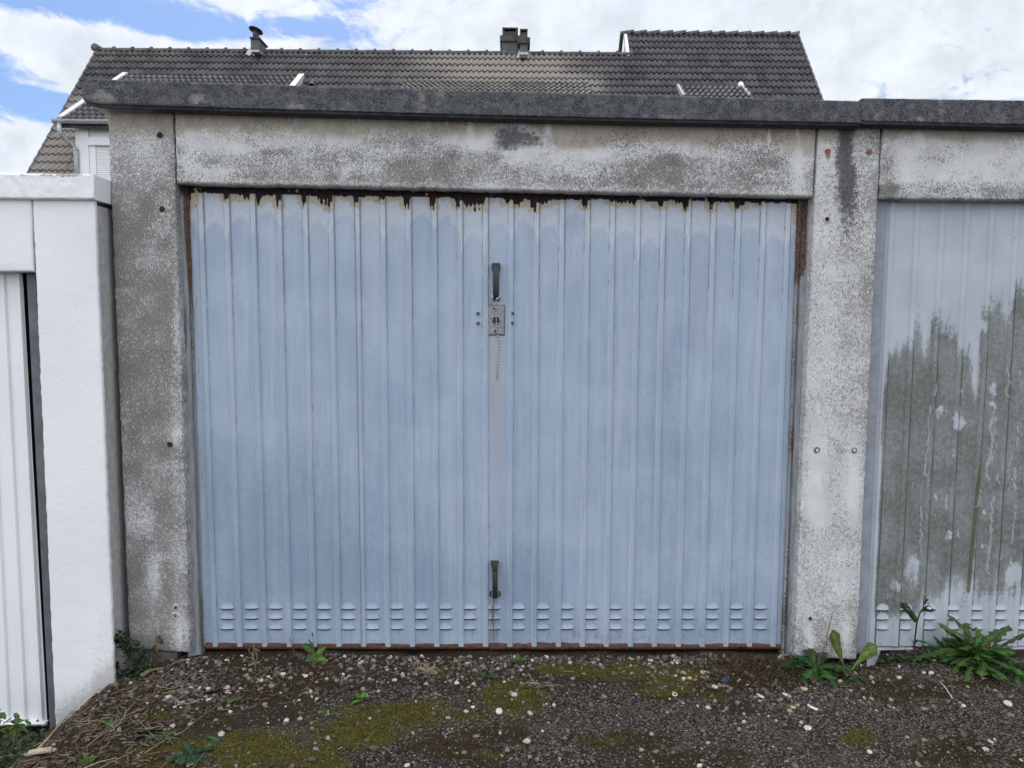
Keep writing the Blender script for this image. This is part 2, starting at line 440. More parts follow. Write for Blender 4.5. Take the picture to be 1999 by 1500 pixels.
def door_mat():
    m, t, b = mat('faded_blue_door_paint')
    co = t.obj(); at = t.attr('mask'); R, G, B = t.sep(at.outputs['Color'])[0:3]; A = at.outputs['Alpha']
    a2 = t.attr('mask2'); R2, G2, B2 = t.sep(a2.outputs['Color'])[0:3]
    f0 = t.noise(co, 160, 3.0, .6); f1 = t.noise(co, (60, 60, 4), 4.0, .6); f2 = t.noise(co, 5, 4.0, .55); f3 = t.noise(co, (22, 22, 1.2), 3.0, .6); f5 = t.noise(co, 55, 4.0, .65)
    c = t.mix(t.ss(f2, .3, .72), (.305, .372, .480), (.368, .438, .540))
    c = t.mix(t.mul(t.ss(f3, .42, .75), .6), c, (.41, .465, .55))
    c = t.mix(t.mul(t.ss(f1, .48, .75), .45), c, (.255, .33, .44))
    rot = t.node('ShaderNodeMapping'); t.put(rot.inputs[0], co); rot.inputs[2].default_value = (0, .95, 0)
    bs = t.noise(rot.outputs[0], (120, 120, 9), 3.0, .6, .3)
    c = t.mix(t.mul(t.mul(t.ss(bs, .5, .72), t.ss(t.noise(co, 3.2, 3.0), .42, .62)), .42), c, (.27, .345, .455))
    # long pale scratches
    sw = t.noise(co, (9, 9, 5.5), 2.0, .5, 2.2)
    swm = t.ss(t.m('ABSOLUTE', t.sub(sw, .5)), .010, .0)
    c = t.mix(t.mul(t.mul(swm, t.ss(f2, .48, .6)), .16), c, (.62, .66, .72))
    c = t.mix(t.mul(t.ss(t.add(A, t.add(t.mul(t.sub(f5, .5), .8), t.mul(t.sub(f1, .5), .5))), .05, 1.2), .68), c, (.19, .25, .34))
    c = t.mix(t.mul(a2.outputs['Alpha'], .55), c, (.56, .61, .68))
    c = t.mix(t.mul(t.ss(t.add(G2, t.mul(t.sub(f1, .5), .5)), .2, 1.0), .7), c, (.35, .36, .405))
    wash = t.ss(t.add(B, t.mul(t.sub(f1, .5), .9)), .2, .85)
    c = t.mix(t.mul(wash, .52), c, t.mix(t.ss(f5, .35, .7), (.50, .535, .58), (.60, .62, .645)))
    dirt = t.ss(t.add(B2, t.add(t.mul(t.sub(f5, .5), 1.1), t.mul(t.sub(f1, .5), .6))), .38, .95)
    c = t.mix(t.mul(dirt, .7), c, (.165, .175, .185))
    tn = t.ss(t.add(G, t.add(t.mul(t.sub(f5, .5), 1.3), t.mul(t.sub(f0, .5), .5))), .42, .72)
    c = t.mix(t.mul(tn, .82), c, t.mix(t.ss(f0, .35, .65), (.34, .27, .175), (.50, .45, .36)))
    redr = t.mul(tn, t.ss(f5, .58, .72))
    c = t.mix(t.mul(redr, .7), c, (.17, .055, .03))
    chipv = t.vor(co, 30); chc = t.sep(t.vor(co, 30, out='Color'))
    chip = t.mul(t.ss(t.add(chipv, t.mul(f0, .12)), .135, .105), t.ss(chc[0], .86, .88))
    c = t.mix(t.mul(chip, .75), c, (.09, .10, .12))
    crk_shade = t.ss(t.add(R2, t.mul(t.sub(t.noise(co, (70, 70, 22), 4.0, .7), .5), 2.2)), .55, .85)
    c = t.mix(t.mul(crk_shade, .58), c, (.15, .16, .18))
    rd = t.ss(t.add(R, t.add(t.mul(t.sub(f5, .5), .8), t.mul(t.sub(f0, .5), .3))), .5, .56)
    c = t.mix(rd, c, t.mix(t.ss(f0, .45, .7), (.014, .012, .014), (.05, .021, .015)))
    t.put(b.inputs['Base Color'], c)
    rr = t.mix(rd, (.62, .62, .62), (.95, .95, .95)); t.put(b.inputs['Roughness'], t.sep(rr)[0])
    b.inputs['Specular IOR Level'].default_value = .35
    dent = t.noise(co, (6, 6, 2.2), 2.0, .5)
    n0 = t.bump(dent, .012, .5)
    h = t.add(t.mul(rd, -1.0), t.add(t.mul(f5, .15), t.mul(crk_shade, -.5)))
    t.put(b.inputs['Normal'], t.bump(h, .0016, .8, n0))
    return m
M_DOOR = door_mat()

def door2_mat():
    m, t, b = mat('grey_door_paint_with_algae')
    co = t.obj(); at = t.attr('mask'); R, G, B = t.sep(at.outputs['Color'])[0:3]; A = at.outputs['Alpha']
    f0 = t.noise(co, 170, 3.0, .65); f1 = t.noise(co, (70, 70, 7), 4.0, .65); f2 = t.noise(co, 6, 4.0, .55); f5 = t.noise(co, 48, 5.0, .68)
    c = t.mix(t.ss(f2, .3, .7), (.385, .425, .475), (.45, .49, .54))
    c = t.mix(t.mul(t.ss(f1, .5, .8), .3), c, (.36, .385, .43))
    al = t.ss(t.add(R, t.add(t.mul(t.sub(f1, .5), .9), t.add(t.mul(t.sub(f5, .5), 1.1), t.mul(t.sub(f0, .5), .9)))), .30, .80)
    ac = t.mix(t.ss(f5, .3, .7), (.078, .084, .068), (.205, .215, .205))
    ac = t.mix(t.ss(f0, .42, .66), ac, t.mix(t.ss(f2, .4, .6), (.085, .088, .062), (.235, .245, .255)))
    c = t.mix(t.mul(al, .88), c, ac)
    c = t.mix(t.mul(t.ss(t.add(B, t.mul(t.sub(f5, .5), .8)), .4, .8), .8), c, (.055, .058, .045))
    c = t.mix(t.mul(t.ss(t.add(A, t.mul(t.sub(f5, .5), .5)), .4, .8), .8), c, (.08, .075, .028))
    tr = t.ss(t.add(G, t.mul(t.sub(f0, .5), .5)), .4, .62)
    c = t.mix(t.mul(tr, .62), c, (.40, .425, .45))
    chip = t.mul(t.ss(t.add(t.vor(co, 24), t.mul(f0, .1)), .13, .10), t.ss(t.sep(t.vor(co, 24, out='Color'))[0], .85, .88))
    c = t.mix(t.mul(chip, .8), c, (.07, .08, .10))
    t.put(b.inputs['Base Color'], c); b.inputs['Roughness'].default_value = .7
    t.put(b.inputs['Normal'], t.bump(t.add(t.mul(al, t.add(.3, f0)), t.mul(tr, -.3)), .001, .7))
    return m
M_DOOR2 = door2_mat()

def frame_mat():
    m, t, b = mat('blue_grey_flaking_frame_paint')
    co = t.obj(); at = t.attr('mask'); R, G, B = t.sep(at.outputs['Color'])[0:3]
    f0 = t.noise(co, 120, 3.0, .65); f1 = t.noise(co, (80, 80, 12), 4.0, .65)
    c = t.mix(t.ss(f1, .35, .7), (.22, .245, .27), (.34, .36, .375))
    c = t.mix(t.ss(t.add(G, t.mul(t.sub(f1, .5), 1.0)), .5, .8), c, (.09, .15, .20))
    ru = t.ss(t.add(R, t.add(t.mul(t.sub(f0, .5), 1.1), t.mul(t.sub(f1, .5), .7))), .45, .72)
    rc = t.mix(t.ss(f0, .4, .62), (.035, .015, .012), (.17, .085, .04))
    c = t.mix(t.mul(ru, .92), c, rc)
    c = t.mix(t.mul(B, .9), c, (.015, .012, .014))
    t.put(b.inputs['Base Color'], c); b.inputs['Roughness'].default_value = .85
    t.put(b.inputs['Normal'], t.bump(t.add(f0, f1), .002, .6))
    return m
M_FRAME = frame_mat()
def redrail_mat():
    m, t, b = mat('red_primer_rail')
    co = t.obj(); f0 = t.noise(co, 90, 4.0, .65); f1 = t.noise(co, (9, 9, 90), 4.0, .6)
    c = t.mix(t.ss(f0, .35, .7), (.065, .032, .024), (.14, .065, .045))
    c = t.mix(t.ss(f1, .58, .72), c, (.19, .10, .06))
    c = t.mix(t.ss(f1, .40, .33), c, (.02, .012, .012))
    t.put(b.inputs['Base Color'], c); t.put(b.inputs['Normal'], t.bump(f0, .002, .6)); return m
M_RED = redrail_mat()
def lock_mat():
    m, t, b = mat('blistered_lock_plate')
    co = t.obj(); mg = t.vor(co, 260, out='Distance'); n = t.noise(co, 120, 4, .7, 1.8)
    w = t.ss(t.m('ABSOLUTE', t.sub(n, .5)), .0, .05)
    c = t.mix(w, (.03, .03, .035), t.mix(t.ss(mg, .2, .7), (.50, .51, .55), (.30, .31, .34)))
    t.put(b.inputs['Base Color'], c); b.inputs['Metallic'].default_value = .2; b.inputs['Roughness'].default_value = .6
    t.put(b.inputs['Normal'], t.bump(n, .0015, .8)); return m
M_LOCK = lock_mat()
def rope_mat():
    m, t, b = mat('black_and_white_twisted_cord')
    co = t.obj(); x, y, z = t.sepv(co)
    w = t.m('SINE', t.add(t.mul(z, 520.0), t.mul(x, 240.0)))
    c = t.mix(t.ss(w, -.2, .2), (.03, .03, .035), (.75, .76, .78))
    t.put(b.inputs['Base Color'], c); return m
M_ROPE = rope_mat()

def tile_mat():
    m, t, b = mat('brown_grey_roof_tile')
    co = t.obj(); at = t.attr('mask'); R, G, B = t.sep(at.outputs['Color'])[0:3]
    f0 = t.noise(co, 28, 4.0, .65); f1 = t.noise(co, 1.2, 4.0, .6)
    c = t.mix(R, (.044, .043, .048), (.090, .086, .092))
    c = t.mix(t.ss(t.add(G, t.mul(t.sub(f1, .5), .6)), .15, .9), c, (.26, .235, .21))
    c = t.mix(t.mul(t.ss(f0, .52, .75), .55), c, (.19, .18, .165))
    c = t.mix(t.mul(t.ss(f0, .42, .3), .5), c, (.035, .035, .04))
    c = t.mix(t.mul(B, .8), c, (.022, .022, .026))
    t.put(b.inputs['Base Color'], c); b.inputs['Roughness'].default_value = .85
    t.put(b.inputs['Normal'], t.bump(f0, .006, .5)); return m
M_TILE = tile_mat()
M_RIDGE = simple('mossy_ridge_tile', (.105, .10, .088), .9, 0, 9, .4, .004)
M_CHIM = simple('chimney_render', (.115, .118, .12), .9, 0, 5, .18, .003)
M_CHIMD = simple('chimney_cap_concrete', (.075, .072, .068), .9, 0, 8, .35, .003)

def ground_mat():
    m, t, b = mat('worn_asphalt_with_moss')
    co = t.obj(); at = t.attr('mask'); R, G, B = t.sep(at.outputs['Color'])[0:3]; A = at.outputs['Alpha']
    wob = t.node('ShaderNodeVectorMath', operation='ADD'); t.put(wob.inputs[0], co)
    nn = t.noise(co, 60, 3.0, .6, out=1); sc_ = t.node('ShaderNodeVectorMath', operation='SCALE'); t.put(sc_.inputs[0], nn); sc_.inputs['Scale'].default_value = .008
    t.put(wob.inputs[1], sc_.outputs[0]); cw = wob.outputs[0]
    v1 = t.vor(cw, 108); vc = t.sep(t.vor(cw, 108, out='Color')); v2 = t.vor(cw, 230); vc2 = t.sep(t.vor(cw, 230, out='Color'))
    f0 = t.noise(co, 170, 4.0, .68); f1 = t.noise(co, 34, 5.0, .65); f2 = t.noise(co, 5, 4.0, .6)
    asp = t.mix(t.ss(vc[0], .15, .95), (.050, .045, .039), (.150, .139, .120))
    asp = t.mix(t.ss(vc[1], .90, .95), asp, (.27, .255, .22))
    asp = t.mix(t.mul(t.ss(vc[2], .75, .8), .6), asp, (.15, .10, .07))
    asp = t.mix(t.ss(v1, .40, .62), asp, (.024, .021, .018))
    fine = t.mix(t.ss(vc2[0], .2, .9), (.03, .029, .028), (.12, .115, .11))
    asp = t.mix(t.ss(t.add(f1, t.mul(t.sub(f2, .5), .9)), .52, .66), asp, fine)
    asp = t.mix(t.mul(t.ss(t.add(A, t.mul(t.sub(f2, .5), 1.0)), .5, .75), .45), asp, t.mix(1.0, asp, (.38, .37, .37), 'MULTIPLY'))
    soil = t.mix(t.ss(f0, .35, .68), (.014, .010, .007), (.072, .050, .034))
    soil = t.mix(t.ss(f1, .5, .75), soil, (.038, .024, .016))
    sm = t.ss(t.add(G, t.add(t.mul(t.sub(f1, .5), 1.2), t.mul(t.sub(f0, .5), .5))), .42, .62)
    asp = t.mix(.32, asp, t.mix(1.0, asp, (1.15, .92, .70), 'MULTIPLY'))
    c = t.mix(sm, asp, soil)
    bm = t.ss(t.add(B, t.add(t.mul(t.sub(f1, .5), 1.6), t.mul(t.sub(f0, .5), 1.0))), .32, .72)
    c = t.mix(t.mul(bm, .9), c, t.mix(t.ss(f0, .35, .65), (.016, .011, .006), (.062, .042, .018)))
    mm = t.ss(t.add(R, t.add(t.mul(t.sub(f1, .5), 1.7), t.mul(t.sub(f0, .5), 1.0))), .36, .68)
    mc = t.mix(t.ss(f0, .34, .68), (.035, .033, .009), (.165, .142, .030))
    mc = t.mix(t.ss(f1, .35, .6), mc, t.mix(t.ss(f0, .3, .7), (.022, .019, .007), (.105, .090, .020)))
    c = t.mix(mm, c, mc)
    t.put(b.inputs['Base Color'], c); b.inputs['Roughness'].default_value = .95; b.inputs['Specular IOR Level'].default_value = .15
    h = t.add(t.mul(v1, t.mul(t.sub(1.0, sm), -1.2)), t.add(t.mul(f0, 1.0), t.mul(f1, .8)))
    t.put(b.inputs['Normal'], t.bump(h, .006, 1.0))
    return m
M_GROUND = ground_mat()

def vcol_mat(name, rough=.85, bump=.0008, nsc=120, var=.35, trans=0.0):
    """base colour from the mask attribute, with fine mottling"""
    m, t, b = mat(name)
    co = t.obj(); at = t.attr('mask'); f = t.noise(co, nsc, 4.0, .6)
    dk = t.mix(1.0, at.outputs['Color'], (1-var,)*3, 'MULTIPLY'); lt = t.mix(1.0, at.outputs['Color'], (1+var,)*3, 'MULTIPLY')
    c = t.mix(t.ss(f, .32, .68), dk, lt)
    t.put(b.inputs['Base Color'], c); b.inputs['Roughness'].default_value = rough; b.inputs['Specular IOR Level'].default_value = .3
    t.put(b.inputs['Normal'], t.bump(f, bump, .6))
    if trans > 0:
        tr = t.node('ShaderNodeBsdfTranslucent'); t.put(tr.inputs[0], c)
        mxs = t.node('ShaderNodeMixShader'); mxs.inputs[0].default_value = trans
        t.l.new(b.outputs[0], mxs.inputs[1]); t.l.new(tr.outputs[0], mxs.inputs[2])
        out = [n for n in m.node_tree.nodes if n.type == 'OUTPUT_MATERIAL'][0]
        t.l.new(mxs.outputs[0], out.inputs[0])
    return m
M_STONE = vcol_mat('stone', .85, .002, 160, .22)
M_LEAF = vcol_mat('leaf', .75, .0015, 130, .35, .3)
M_STRAW = vcol_mat('dry_straw', .85, .0005, 200, .35)
M_MOSS = vcol_mat('moss_tufts', .9, .0003, 200, .4, .15)

# ------------------------------------------------------------------ ground
EDGE = [(-400, 1440), (-50, 1432), (30, 1420), (107, 1415), (160, 1378), (215, 1330), (252, 1303), (300, 1292), (372, 1282), (700, 1279), (960, 1279), (1545, 1281), (1672, 1293), (1740, 1276), (1800, 1270), (1999, 1268), (2400, 1266)]
EX = np.array([P(x, y, .03)[0] for x, y in EDGE]); EZ = np.array([P(x, y, .03)[2] for x, y in EDGE])-.006
def gz(X, Y):
    X = np.asarray(X, float); Y = np.asarray(Y, float)
    z = np.interp(X, EX, EZ)
    f = np.clip(-Y, 0, 1.2)
    # the bank near the white garage eases out towards the camera
    bank = sst(X, -1.25, -1.75)
    z = z - .012*np.clip(-Y, 0, 30) + bank*np.clip(f-.1, 0, .5)*.10
    near = np.exp(-np.hypot(np.clip(np.abs(X)-2.2, 0, 50), np.clip(-Y-1.2, 0, 50))*2)
    r = (fbm(X*3, Y*3, 3, 3)-.5)*.03 + (fbm(X*14, Y*14, 5, 3)-.5)*.016 + (fbm(X*60, Y*60, 8, 2)-.5)*.007
    return z + r*near
def G(px, py, up=0.0):
    v = ray(px, py); t = 1.2
    for _ in range(60):
        p = CAM+v*t; d = p[2]-float(gz(p[0], p[1]))-up
        t += d/abs(v[2])*.7
        if abs(d) < 5e-4: break
    p = CAM+v*t
    if p[1] > -.01 :      # never inside the wall line
        p = P(px, py, -.03); p[2] = float(gz(p[0], p[1]))+up
    return p

gx = np.concatenate([[-300, -120, -50, -20, -10, -6, -4, -3], np.arange(-2.3, 2.5, .0105), [2.7, 3, 4, 6, 10, 20, 50, 120, 300]])
gy = np.concatenate([[-300, -100, -40, -15, -6, -3.5, -2.4, -1.7], np.arange(-1.3, .12, .0105), [.3, .8, 2, 5, 9, 14, 22, 40, 100, 300]])
GX, GY = np.meshgrid(gx, gy, indexing='ij'); gv = np.stack([GX.ravel(), GY.ravel(), gz(GX.ravel(), GY.ravel())], 1)
SPX = np.array([-1.5, -.4, .3]);
ground = link('ground', gv, grid_faces(len(gx), len(gy)), M_GROUND, smooth=True)
def ground_fields(V):
    d = (V-CAM) @ FW
    ok = d > .3
    px, py = proj(V); px = np.where(ok, px, 0); py = np.where(ok, py, 3000)
    n = fbm(V[:, 0]*9, V[:, 1]*9, 21, 4); n2 = fbm(V[:, 0]*26, V[:, 1]*26, 31, 3)
    moss = np.zeros(len(V))
    for (x, y, rx, ry, a) in [(790, 1395, 110, 22, 1.0), (700, 1435, 75, 22, 1), (600, 1480, 60, 26, 1), (480, 1470, 60, 30, .95), (1010, 1365, 55, 28, 1.0), (1120, 1305, 75, 13, .9),
                              (1230, 1310, 90, 14, 1.0), (1320, 1320, 60, 14, .8), (870, 1400, 60, 16, .7), (720, 1385, 28, 10, .9), (1680, 1440, 30, 12, .8), (560, 1455, 60, 16, .6), (330, 1480, 90, 24, .7),
                              (330, 1400, 45, 14, .6), (860, 1310, 30, 8, .6), (1290, 1350, 50, 12, .5), (650, 1300, 60, 8, .35), (1395, 1365, 40, 10, .5), (1480, 1315, 60, 10, .4), (960, 1480, 70, 10, .35), (1180, 1450, 50, 10, .3)]:
        moss = np.maximum(moss, a*gau(px, py, x, y, rx*1.25, ry*1.35)*1.25)
    moss = moss*(.0+1.25*n+.7*n2)+.25*sst(fbm(V[:, 0]*5, V[:, 1]*9, 23, 4), .52, .7)*sst(py, 1290, 1330)*(px < 1450)
    brown = np.zeros(len(V))
    for (x, y, rx, ry, a) in [(1330, 1345, 140, 26, .8), (1440, 1385, 80, 18, .8), (1200, 1450, 90, 16, .8), (1800, 1350, 90, 18, 1.0), (1900, 1335, 80, 14, .9), (1440, 1470, 80, 22, .6), (1870, 1470, 70, 20, .9),
                              (1340, 1490, 60, 16, .9), (1990, 1490, 30, 20, .9), (900, 1470, 120, 26, .5), (620, 1340, 200, 20, .6), (1560, 1420, 60, 14, .6), (980, 1440, 70, 16, .7), (1650, 1380, 60, 10, .4), (1500, 1340, 90, 25, .8)]:
        brown = np.maximum(brown, a*gau(px, py, x, y, rx, ry)*1.2)
    brown = brown*(.4+1.0*n2)+.45*sst(fbm(V[:, 0]*4, V[:, 1]*7, 24, 4), .48, .66)
    # soil: a band along the wall, all of the left bank
    lim = np.interp(px, [-200, 300, 450, 600, 800, 1000, 1200, 1400, 1600, 1700, 1800, 1999], [1800, 1560, 1450, 1375, 1345, 1355, 1335, 1355, 1335, 1302, 1295, 1290])
    soil = sst(lim+(n-.5)*60-py, -18, 14)
    soil = np.maximum(soil, .42*sst(py, 1480, 1340)*(px < 1500)); soil = np.where(V[:, 1] > -.02, 1, soil)
    light = fbm(V[:, 0]*4, V[:, 1]*4, 77, 3)
    lowright = sst(py, 1380, 1500)
    A = .25+.5*lowright*sst(1400+(light-.5)*900-px, -400, 400)
    return moss, soil, brown, A
mo, so_, br, aa = ground_fields(gv)
setattr4(ground, 'mask', np.stack([mo, so_, br, aa], 1))
tag(ground, kind='structure')

# ------------------------------------------------------------------ blue garage
gar = tag(empty('garage', (0, 0, 0)), 'weathered concrete garage with faded pale blue ribbed up-and-over door, rust along its top edge', 'garage')

def streak(px, py, x, y0, y1, w):
    return np.exp(-((px-x)/w)**2)*sst(py, y0-6, y0+2)*(1-sst(py, y0+(y1-y0)*.3, y1))
def post_l(px, py, V):
    n = fbm(V[:, 0]*14, V[:, 2]*14, 2, 4); n2 = fbm(V[:, 0]*30, V[:, 2]*9, 5, 4)
    R = .56+(n-.5)*.38 + .1*sst(py, 300, 420) - .12*sst(px, 325, 350)*sst(py, 300, 900)
    for x, y, rx, ry, a in [(255, 1000, 22, 60, -.25), (300, 1130, 12, 40, -.35), (350, 1240, 12, 30, -.4), (290, 1010, 14, 40, -.3), (300, 470, 30, 60, -.12), (345, 850, 10, 20, -.3), (235, 840, 16, 60, -.15), (275, 300, 50, 50, -.2), (350, 640, 12, 120, -.2)]:
        R += a*gau(px, py, x, y, rx, ry)
    G = .10*n2 + .38*sst(px, 228+(py-220)*.035, 212+(py-220)*.035)*n2 + .15*sst(py, 1150, 1260) + .35*gau(px, py, 300, 270, 3, 30) + .2*sst(py, 222, 212)
    B = (1-sst(py, 222, 300))*.75 + .22*n2
    return np.stack([R, G, B, np.ones_like(R)], 1)
PL = panel('post', [(208.5, 209), (337, 210), (371, 1276), (252, 1268)], 0.0, .12, .012, M_CONC, gar, post_l, chamfer=.007, jit=.0035, seed=4, bulge=.003)
PL['label'] = 'grey speckled concrete post on the left of the blue door'
def post_r(px, py, V):
    n = fbm(V[:, 0]*14, V[:, 2]*14, 12, 4); n2 = fbm(V[:, 0]*30, V[:, 2]*9, 15, 4)
    xl = 1597-(py-248)*.0475; u = (px-xl)/124.
    R = .30+(n-.5)*.42 + .12*sst(u, .3, .6)*sst(py, 1200, 300) + .2*sst(py, 1120, 1270)
    R -= .4*gau(px, py, 1594, 940, 14, 75)+.4*gau(px, py, 1667, 950, 15, 80)+.5*gau(px, py, 1581, 1245, 8, 32)+.5*gau(px, py, 1653, 1245, 10, 32)
    R -= .1*(1-sst(u, .05, .3))*(1-sst(py, 380, 520)); R += .10*sst(u, .75, 1.)
    G = .95*np.exp(-(((px-1657)+(fbm(V[:, 2]*9, V[:, 0], 4, 2)-.5)*22)/(17+sst(py, 250, 420)*14))**2)*(1-sst(py, 300, 560))
    G += .3*gau(px, py, 1650, 400, 40, 120)*n2*1.3 + .25*gau(px, py, 1665, 690, 10, 60)*n2 + .25*gau(px, py, 1610, 1000, 30, 60)*n2 + .22*sst(py, 1150, 1290) + .25*sst(py, 262, 250)
    G += .3*gau(px, py, 1612, 255, 12, 14)+.22*sst(u, .12, .0)*sst(py, 1050, 1250)
    B = (1-sst(py, 256, 300))*.7*(1-sst(u, .5, .8)) + .12*n2
    A = 1-.75*gau(px, py, 1616, 305, 8, 12)
    return np.stack([R, G, B, A], 1)
PR = panel('post', [(1597.5, 245), (1721, 245), (1673.5, 1290), (1550, 1284)], 0.0, .12, .012, M_CONC, gar, post_r, chamfer=.007, jit=.003, seed=9, bulge=.003)
PR['label'] = 'whitish speckled concrete post between the two doors with a black streak'
def lintel_f(px, py, V):
    n = fbm(V[:, 0]*9, V[:, 2]*16, 41, 4); n2 = fbm(V[:, 0]*22, V[:, 2]*22, 45, 4); n3 = fbm(V[:, 0]*5, V[:, 2]*7, 46, 3)
    yt = 214+(px-337)*.0275; yb = 358+(px-344)*.0217; v = (py-yt)/(yb-yt)
    R = .16 + .34*sst(v+(n-.5)*.7, .2, .75) + (n2-.5)*.40 + (n3-.5)*.45 + .06 - .30*gau(px, py, 420, 335, 60, 16)*1 - .25*sst(v, .86, 1.0)
    for x, y, rx, ry, a in [(1030, 305, 110, 20, -.32), (940, 280, 40, 26, -.35), (965, 306, 22, 14, .3), (700, 330, 50, 14, -.25), (470, 290, 60, 10, -.2), (560, 295, 60, 8, .25), (1240, 300, 60, 14, -.2), (1150, 335, 60, 8, -.2),
                            (880, 300, 60, 20, .2), (1320, 312, 60, 14, .25), (1475, 320, 40, 30, .15), (1560, 330, 14, 60, -.4), (370, 300, 14, 60, -.15), (1390, 300, 30, 10, -.1)]:
        R += a*gau(px, py, x, y, rx, ry)
    B = (1-sst(v+(n3-.5)*.35, .06, .50))*(.45+.75*n) + .16*n2+.15*n3
    B *= 1-.85*gau(px, py, 1000, 270, 62, 60)
    for x, w, L in [(578, 3, 30), (612, 2.2, 24), (565, 2, 16), (835, 3, 28), (872, 2, 20), (917, 5, 50), (1070, 5, 36), (1500, 2, 50), (1558, 2, 36), (520, 2, 14), (700, 2.5, 18)]:
        s = np.exp(-((px-x-(fbm(V[:, 2]*20, V[:, 0]*0, 3, 2)-.5)*5)/w)**2)*(1-sst(py, yt+L*.5, yt+L)); B *= 1-.9*s; R -= .3*s
    G = .85*gau(px, py, 992, 262, 38, 26)+.62*gau(px, py, 1040, 272, 30, 20)+.42*gau(px, py, 985, 285, 30, 14)
    G += .32*(1-sst(v, .0, .08))*(n+.3) + .12*n3*(v > .5)
    G += .2*gau(px, py, 660, 320, 60, 14)*n2*2
    return np.stack([R, G, B, np.ones_like(R)], 1)
LT = panel('lintel', [(339.3, 209), (1595.3, 245), (1588, 385), (343.5, 358)], .001, .11, .011, M_CONC, gar, lintel_f, chamfer=.010, jit=.003, seed=14, bulge=.002)

def slab_f(px, py, V):
    n = fbm(V[:, 0]*7, V[:, 2]*7, 61, 4)
    top = np.interp(px, [160, 650, 1350, 1681, 1999], [153, 170, 189, 198, 196])
    bot = np.interp(px, [160, 650, 1350, 1681, 1999], [205, 222, 238, 244, 247]); v = (py-top)/(bot-top)
    R = .08+.35*(n-.45)
    for x, y, rx, ry, a in [(384, 192, 18, 16, .75), (205, 190, 34, 20, .35), (230, 160, 60, 10, .25), (435, 170, 8, 20, .3), (575, 208, 20, 10, .45), (820, 200, 10, 26, .3), (855, 195, 10, 20, .3), (676, 178, 14, 14, .4), (680, 195, 5, 12, .4), (1065, 200, 14, 24, .35),
                            (1430, 200, 14, 14, .4), (1495, 205, 10, 10, .4), (1634, 226, 4, 10, .7), (1750, 205, 12, 16, .45), (1795, 232, 8, 6, .7), (1838, 215, 10, 30, .5), (1710, 225, 12, 12, .35), (1925, 235, 14, 8, .4), (960, 225, 30, 8, .3), (1290, 225, 60, 10, .25), (430, 212, 60, 6, .4), (1605, 190, 12, 10, .4), (520, 175, 20, 8, .2)]:
        R += a*gau(px, py, x, y, rx, ry)
    front = V[:, 1] < -.03
    G = np.where(front, sst(v, .87, .93)*(.75+.3*n), .1)
    B = np.where(front, 0, .55*(px < 300))
    return np.stack([R, G, B, np.ones_like(R)], 1)
def roof_slab(name, xs, Y, back, parent, seed, lip=True, material=None, maskf=None, endchamf=(True, False)):
    """fascia beam that is the front edge of a flat roof: profile swept along px stations [(x, ytop, ybot)...]"""
    ns = []
    for (x0, t0, b0), (x1, t1, b1) in zip(xs[:-1], xs[1:]):
        k = max(2, int(abs(x1-x0)/5))
        for i in range(k): q = i/k; ns.append((x0+(x1-x0)*q, t0+(t1-t0)*q, b0+(b1-b0)*q))
    ns.append(xs[-1])
    V = []; rows = None
    for i, (x, t, b) in enumerate(ns):
        A = P(x, t, Y); Bq = P(x, b, Y); h = A[2]-Bq[2]; X = A[0]; X2 = Bq[0]
        prof = [(back, A[2]-.004, X)]
        prof += [(Y+.03, A[2]+.001, X), (Y+.006, A[2]+.004, X), (Y+.002, A[2]+.002, X), (Y, A[2]-.003, X)]
        for q in (.15, .3, .45, .6, .75): prof.append((Y, A[2]-h*q, X+(X2-X)*q))
        if lip: prof += [(Y, A[2]-h*.86, X2), (Y+.006, A[2]-h*.89, X2), (Y+.007, A[2]-h*.98, X2), (Y+.014, A[2]-h, X2)]
        else: prof += [(Y, A[2]-h*.93, X2), (Y+.004, A[2]-h*.985, X2), (Y+.012, A[2]-h, X2)]
        prof += [(Y+.035, A[2]-h+.001, X2), (0.0, A[2]-h+.001, X2), (.4, A[2]-h, X2), (back, A[2]-h, X2)]
        rows = len(prof)
        for j, (yy, z, xx) in enumerate(prof):
            e = (fbm(np.array([xx*45.]), np.array([z*45.+j]), seed, 3)[0]-.5)*.005 if 1 <= j < rows-3 else 0
            V.append((xx, yy+e, z+e*.8))
    V = np.array(V); n = len(ns)
    F = []
    for i in range(n-1):
        for j in range(rows-1): F.append([i*rows+j, i*rows+j+1, (i+1)*rows+j+1, (i+1)*rows+j])
        F.append([i*rows+rows-1, i*rows, (i+1)*rows, (i+1)*rows+rows-1])
    F.append(list(range(rows))[::-1]); F.append([(n-1)*rows+j for j in range(rows)])
    o = link(name, V, F, material, parent, smooth=False)
    px, py = proj(V); setattr4(o, 'mask', maskf(px, py, V))
    return o
# chipped left corner: the underside rises towards the end
roof_slab('roof_slab', [(160, 153.5, 190), (163, 153.5, 197), (172, 154, 203.5), (188, 155, 207.5), (210, 156, 210), (400, 162, 215.5), (650, 170, 222.5), (960, 178.5, 231), (1350, 189, 239.5), (1681, 198.5, 245.5)],
          -.06, 5.7, gar, 71, True, M_SLAB, slab_f)
# side walls and back wall of the blue garage
PLx = [P(208.5, 212, 0)[0]+.004, P(1721, 250, 0)[0]-.03]
w = MB(); zt = P(209, 212, 0)[2]-.03
w.box((PLx[0], .10, -.5), (PLx[0]+.10, 5.6, zt)); w.build('side_wall', M_CONC, gar)
w = MB(); w.box((PLx[1]-.18, .10, -.5), (PLx[1]-.08, 5.6, zt-.02)); w.build('side_wall', M_CONC, gar)
w = MB(); w.box((PLx[0]+.10, 5.5, -.5), (PLx[1]-.18, 5.6, zt-.03)); w.build('back_wall', M_CONC, gar)
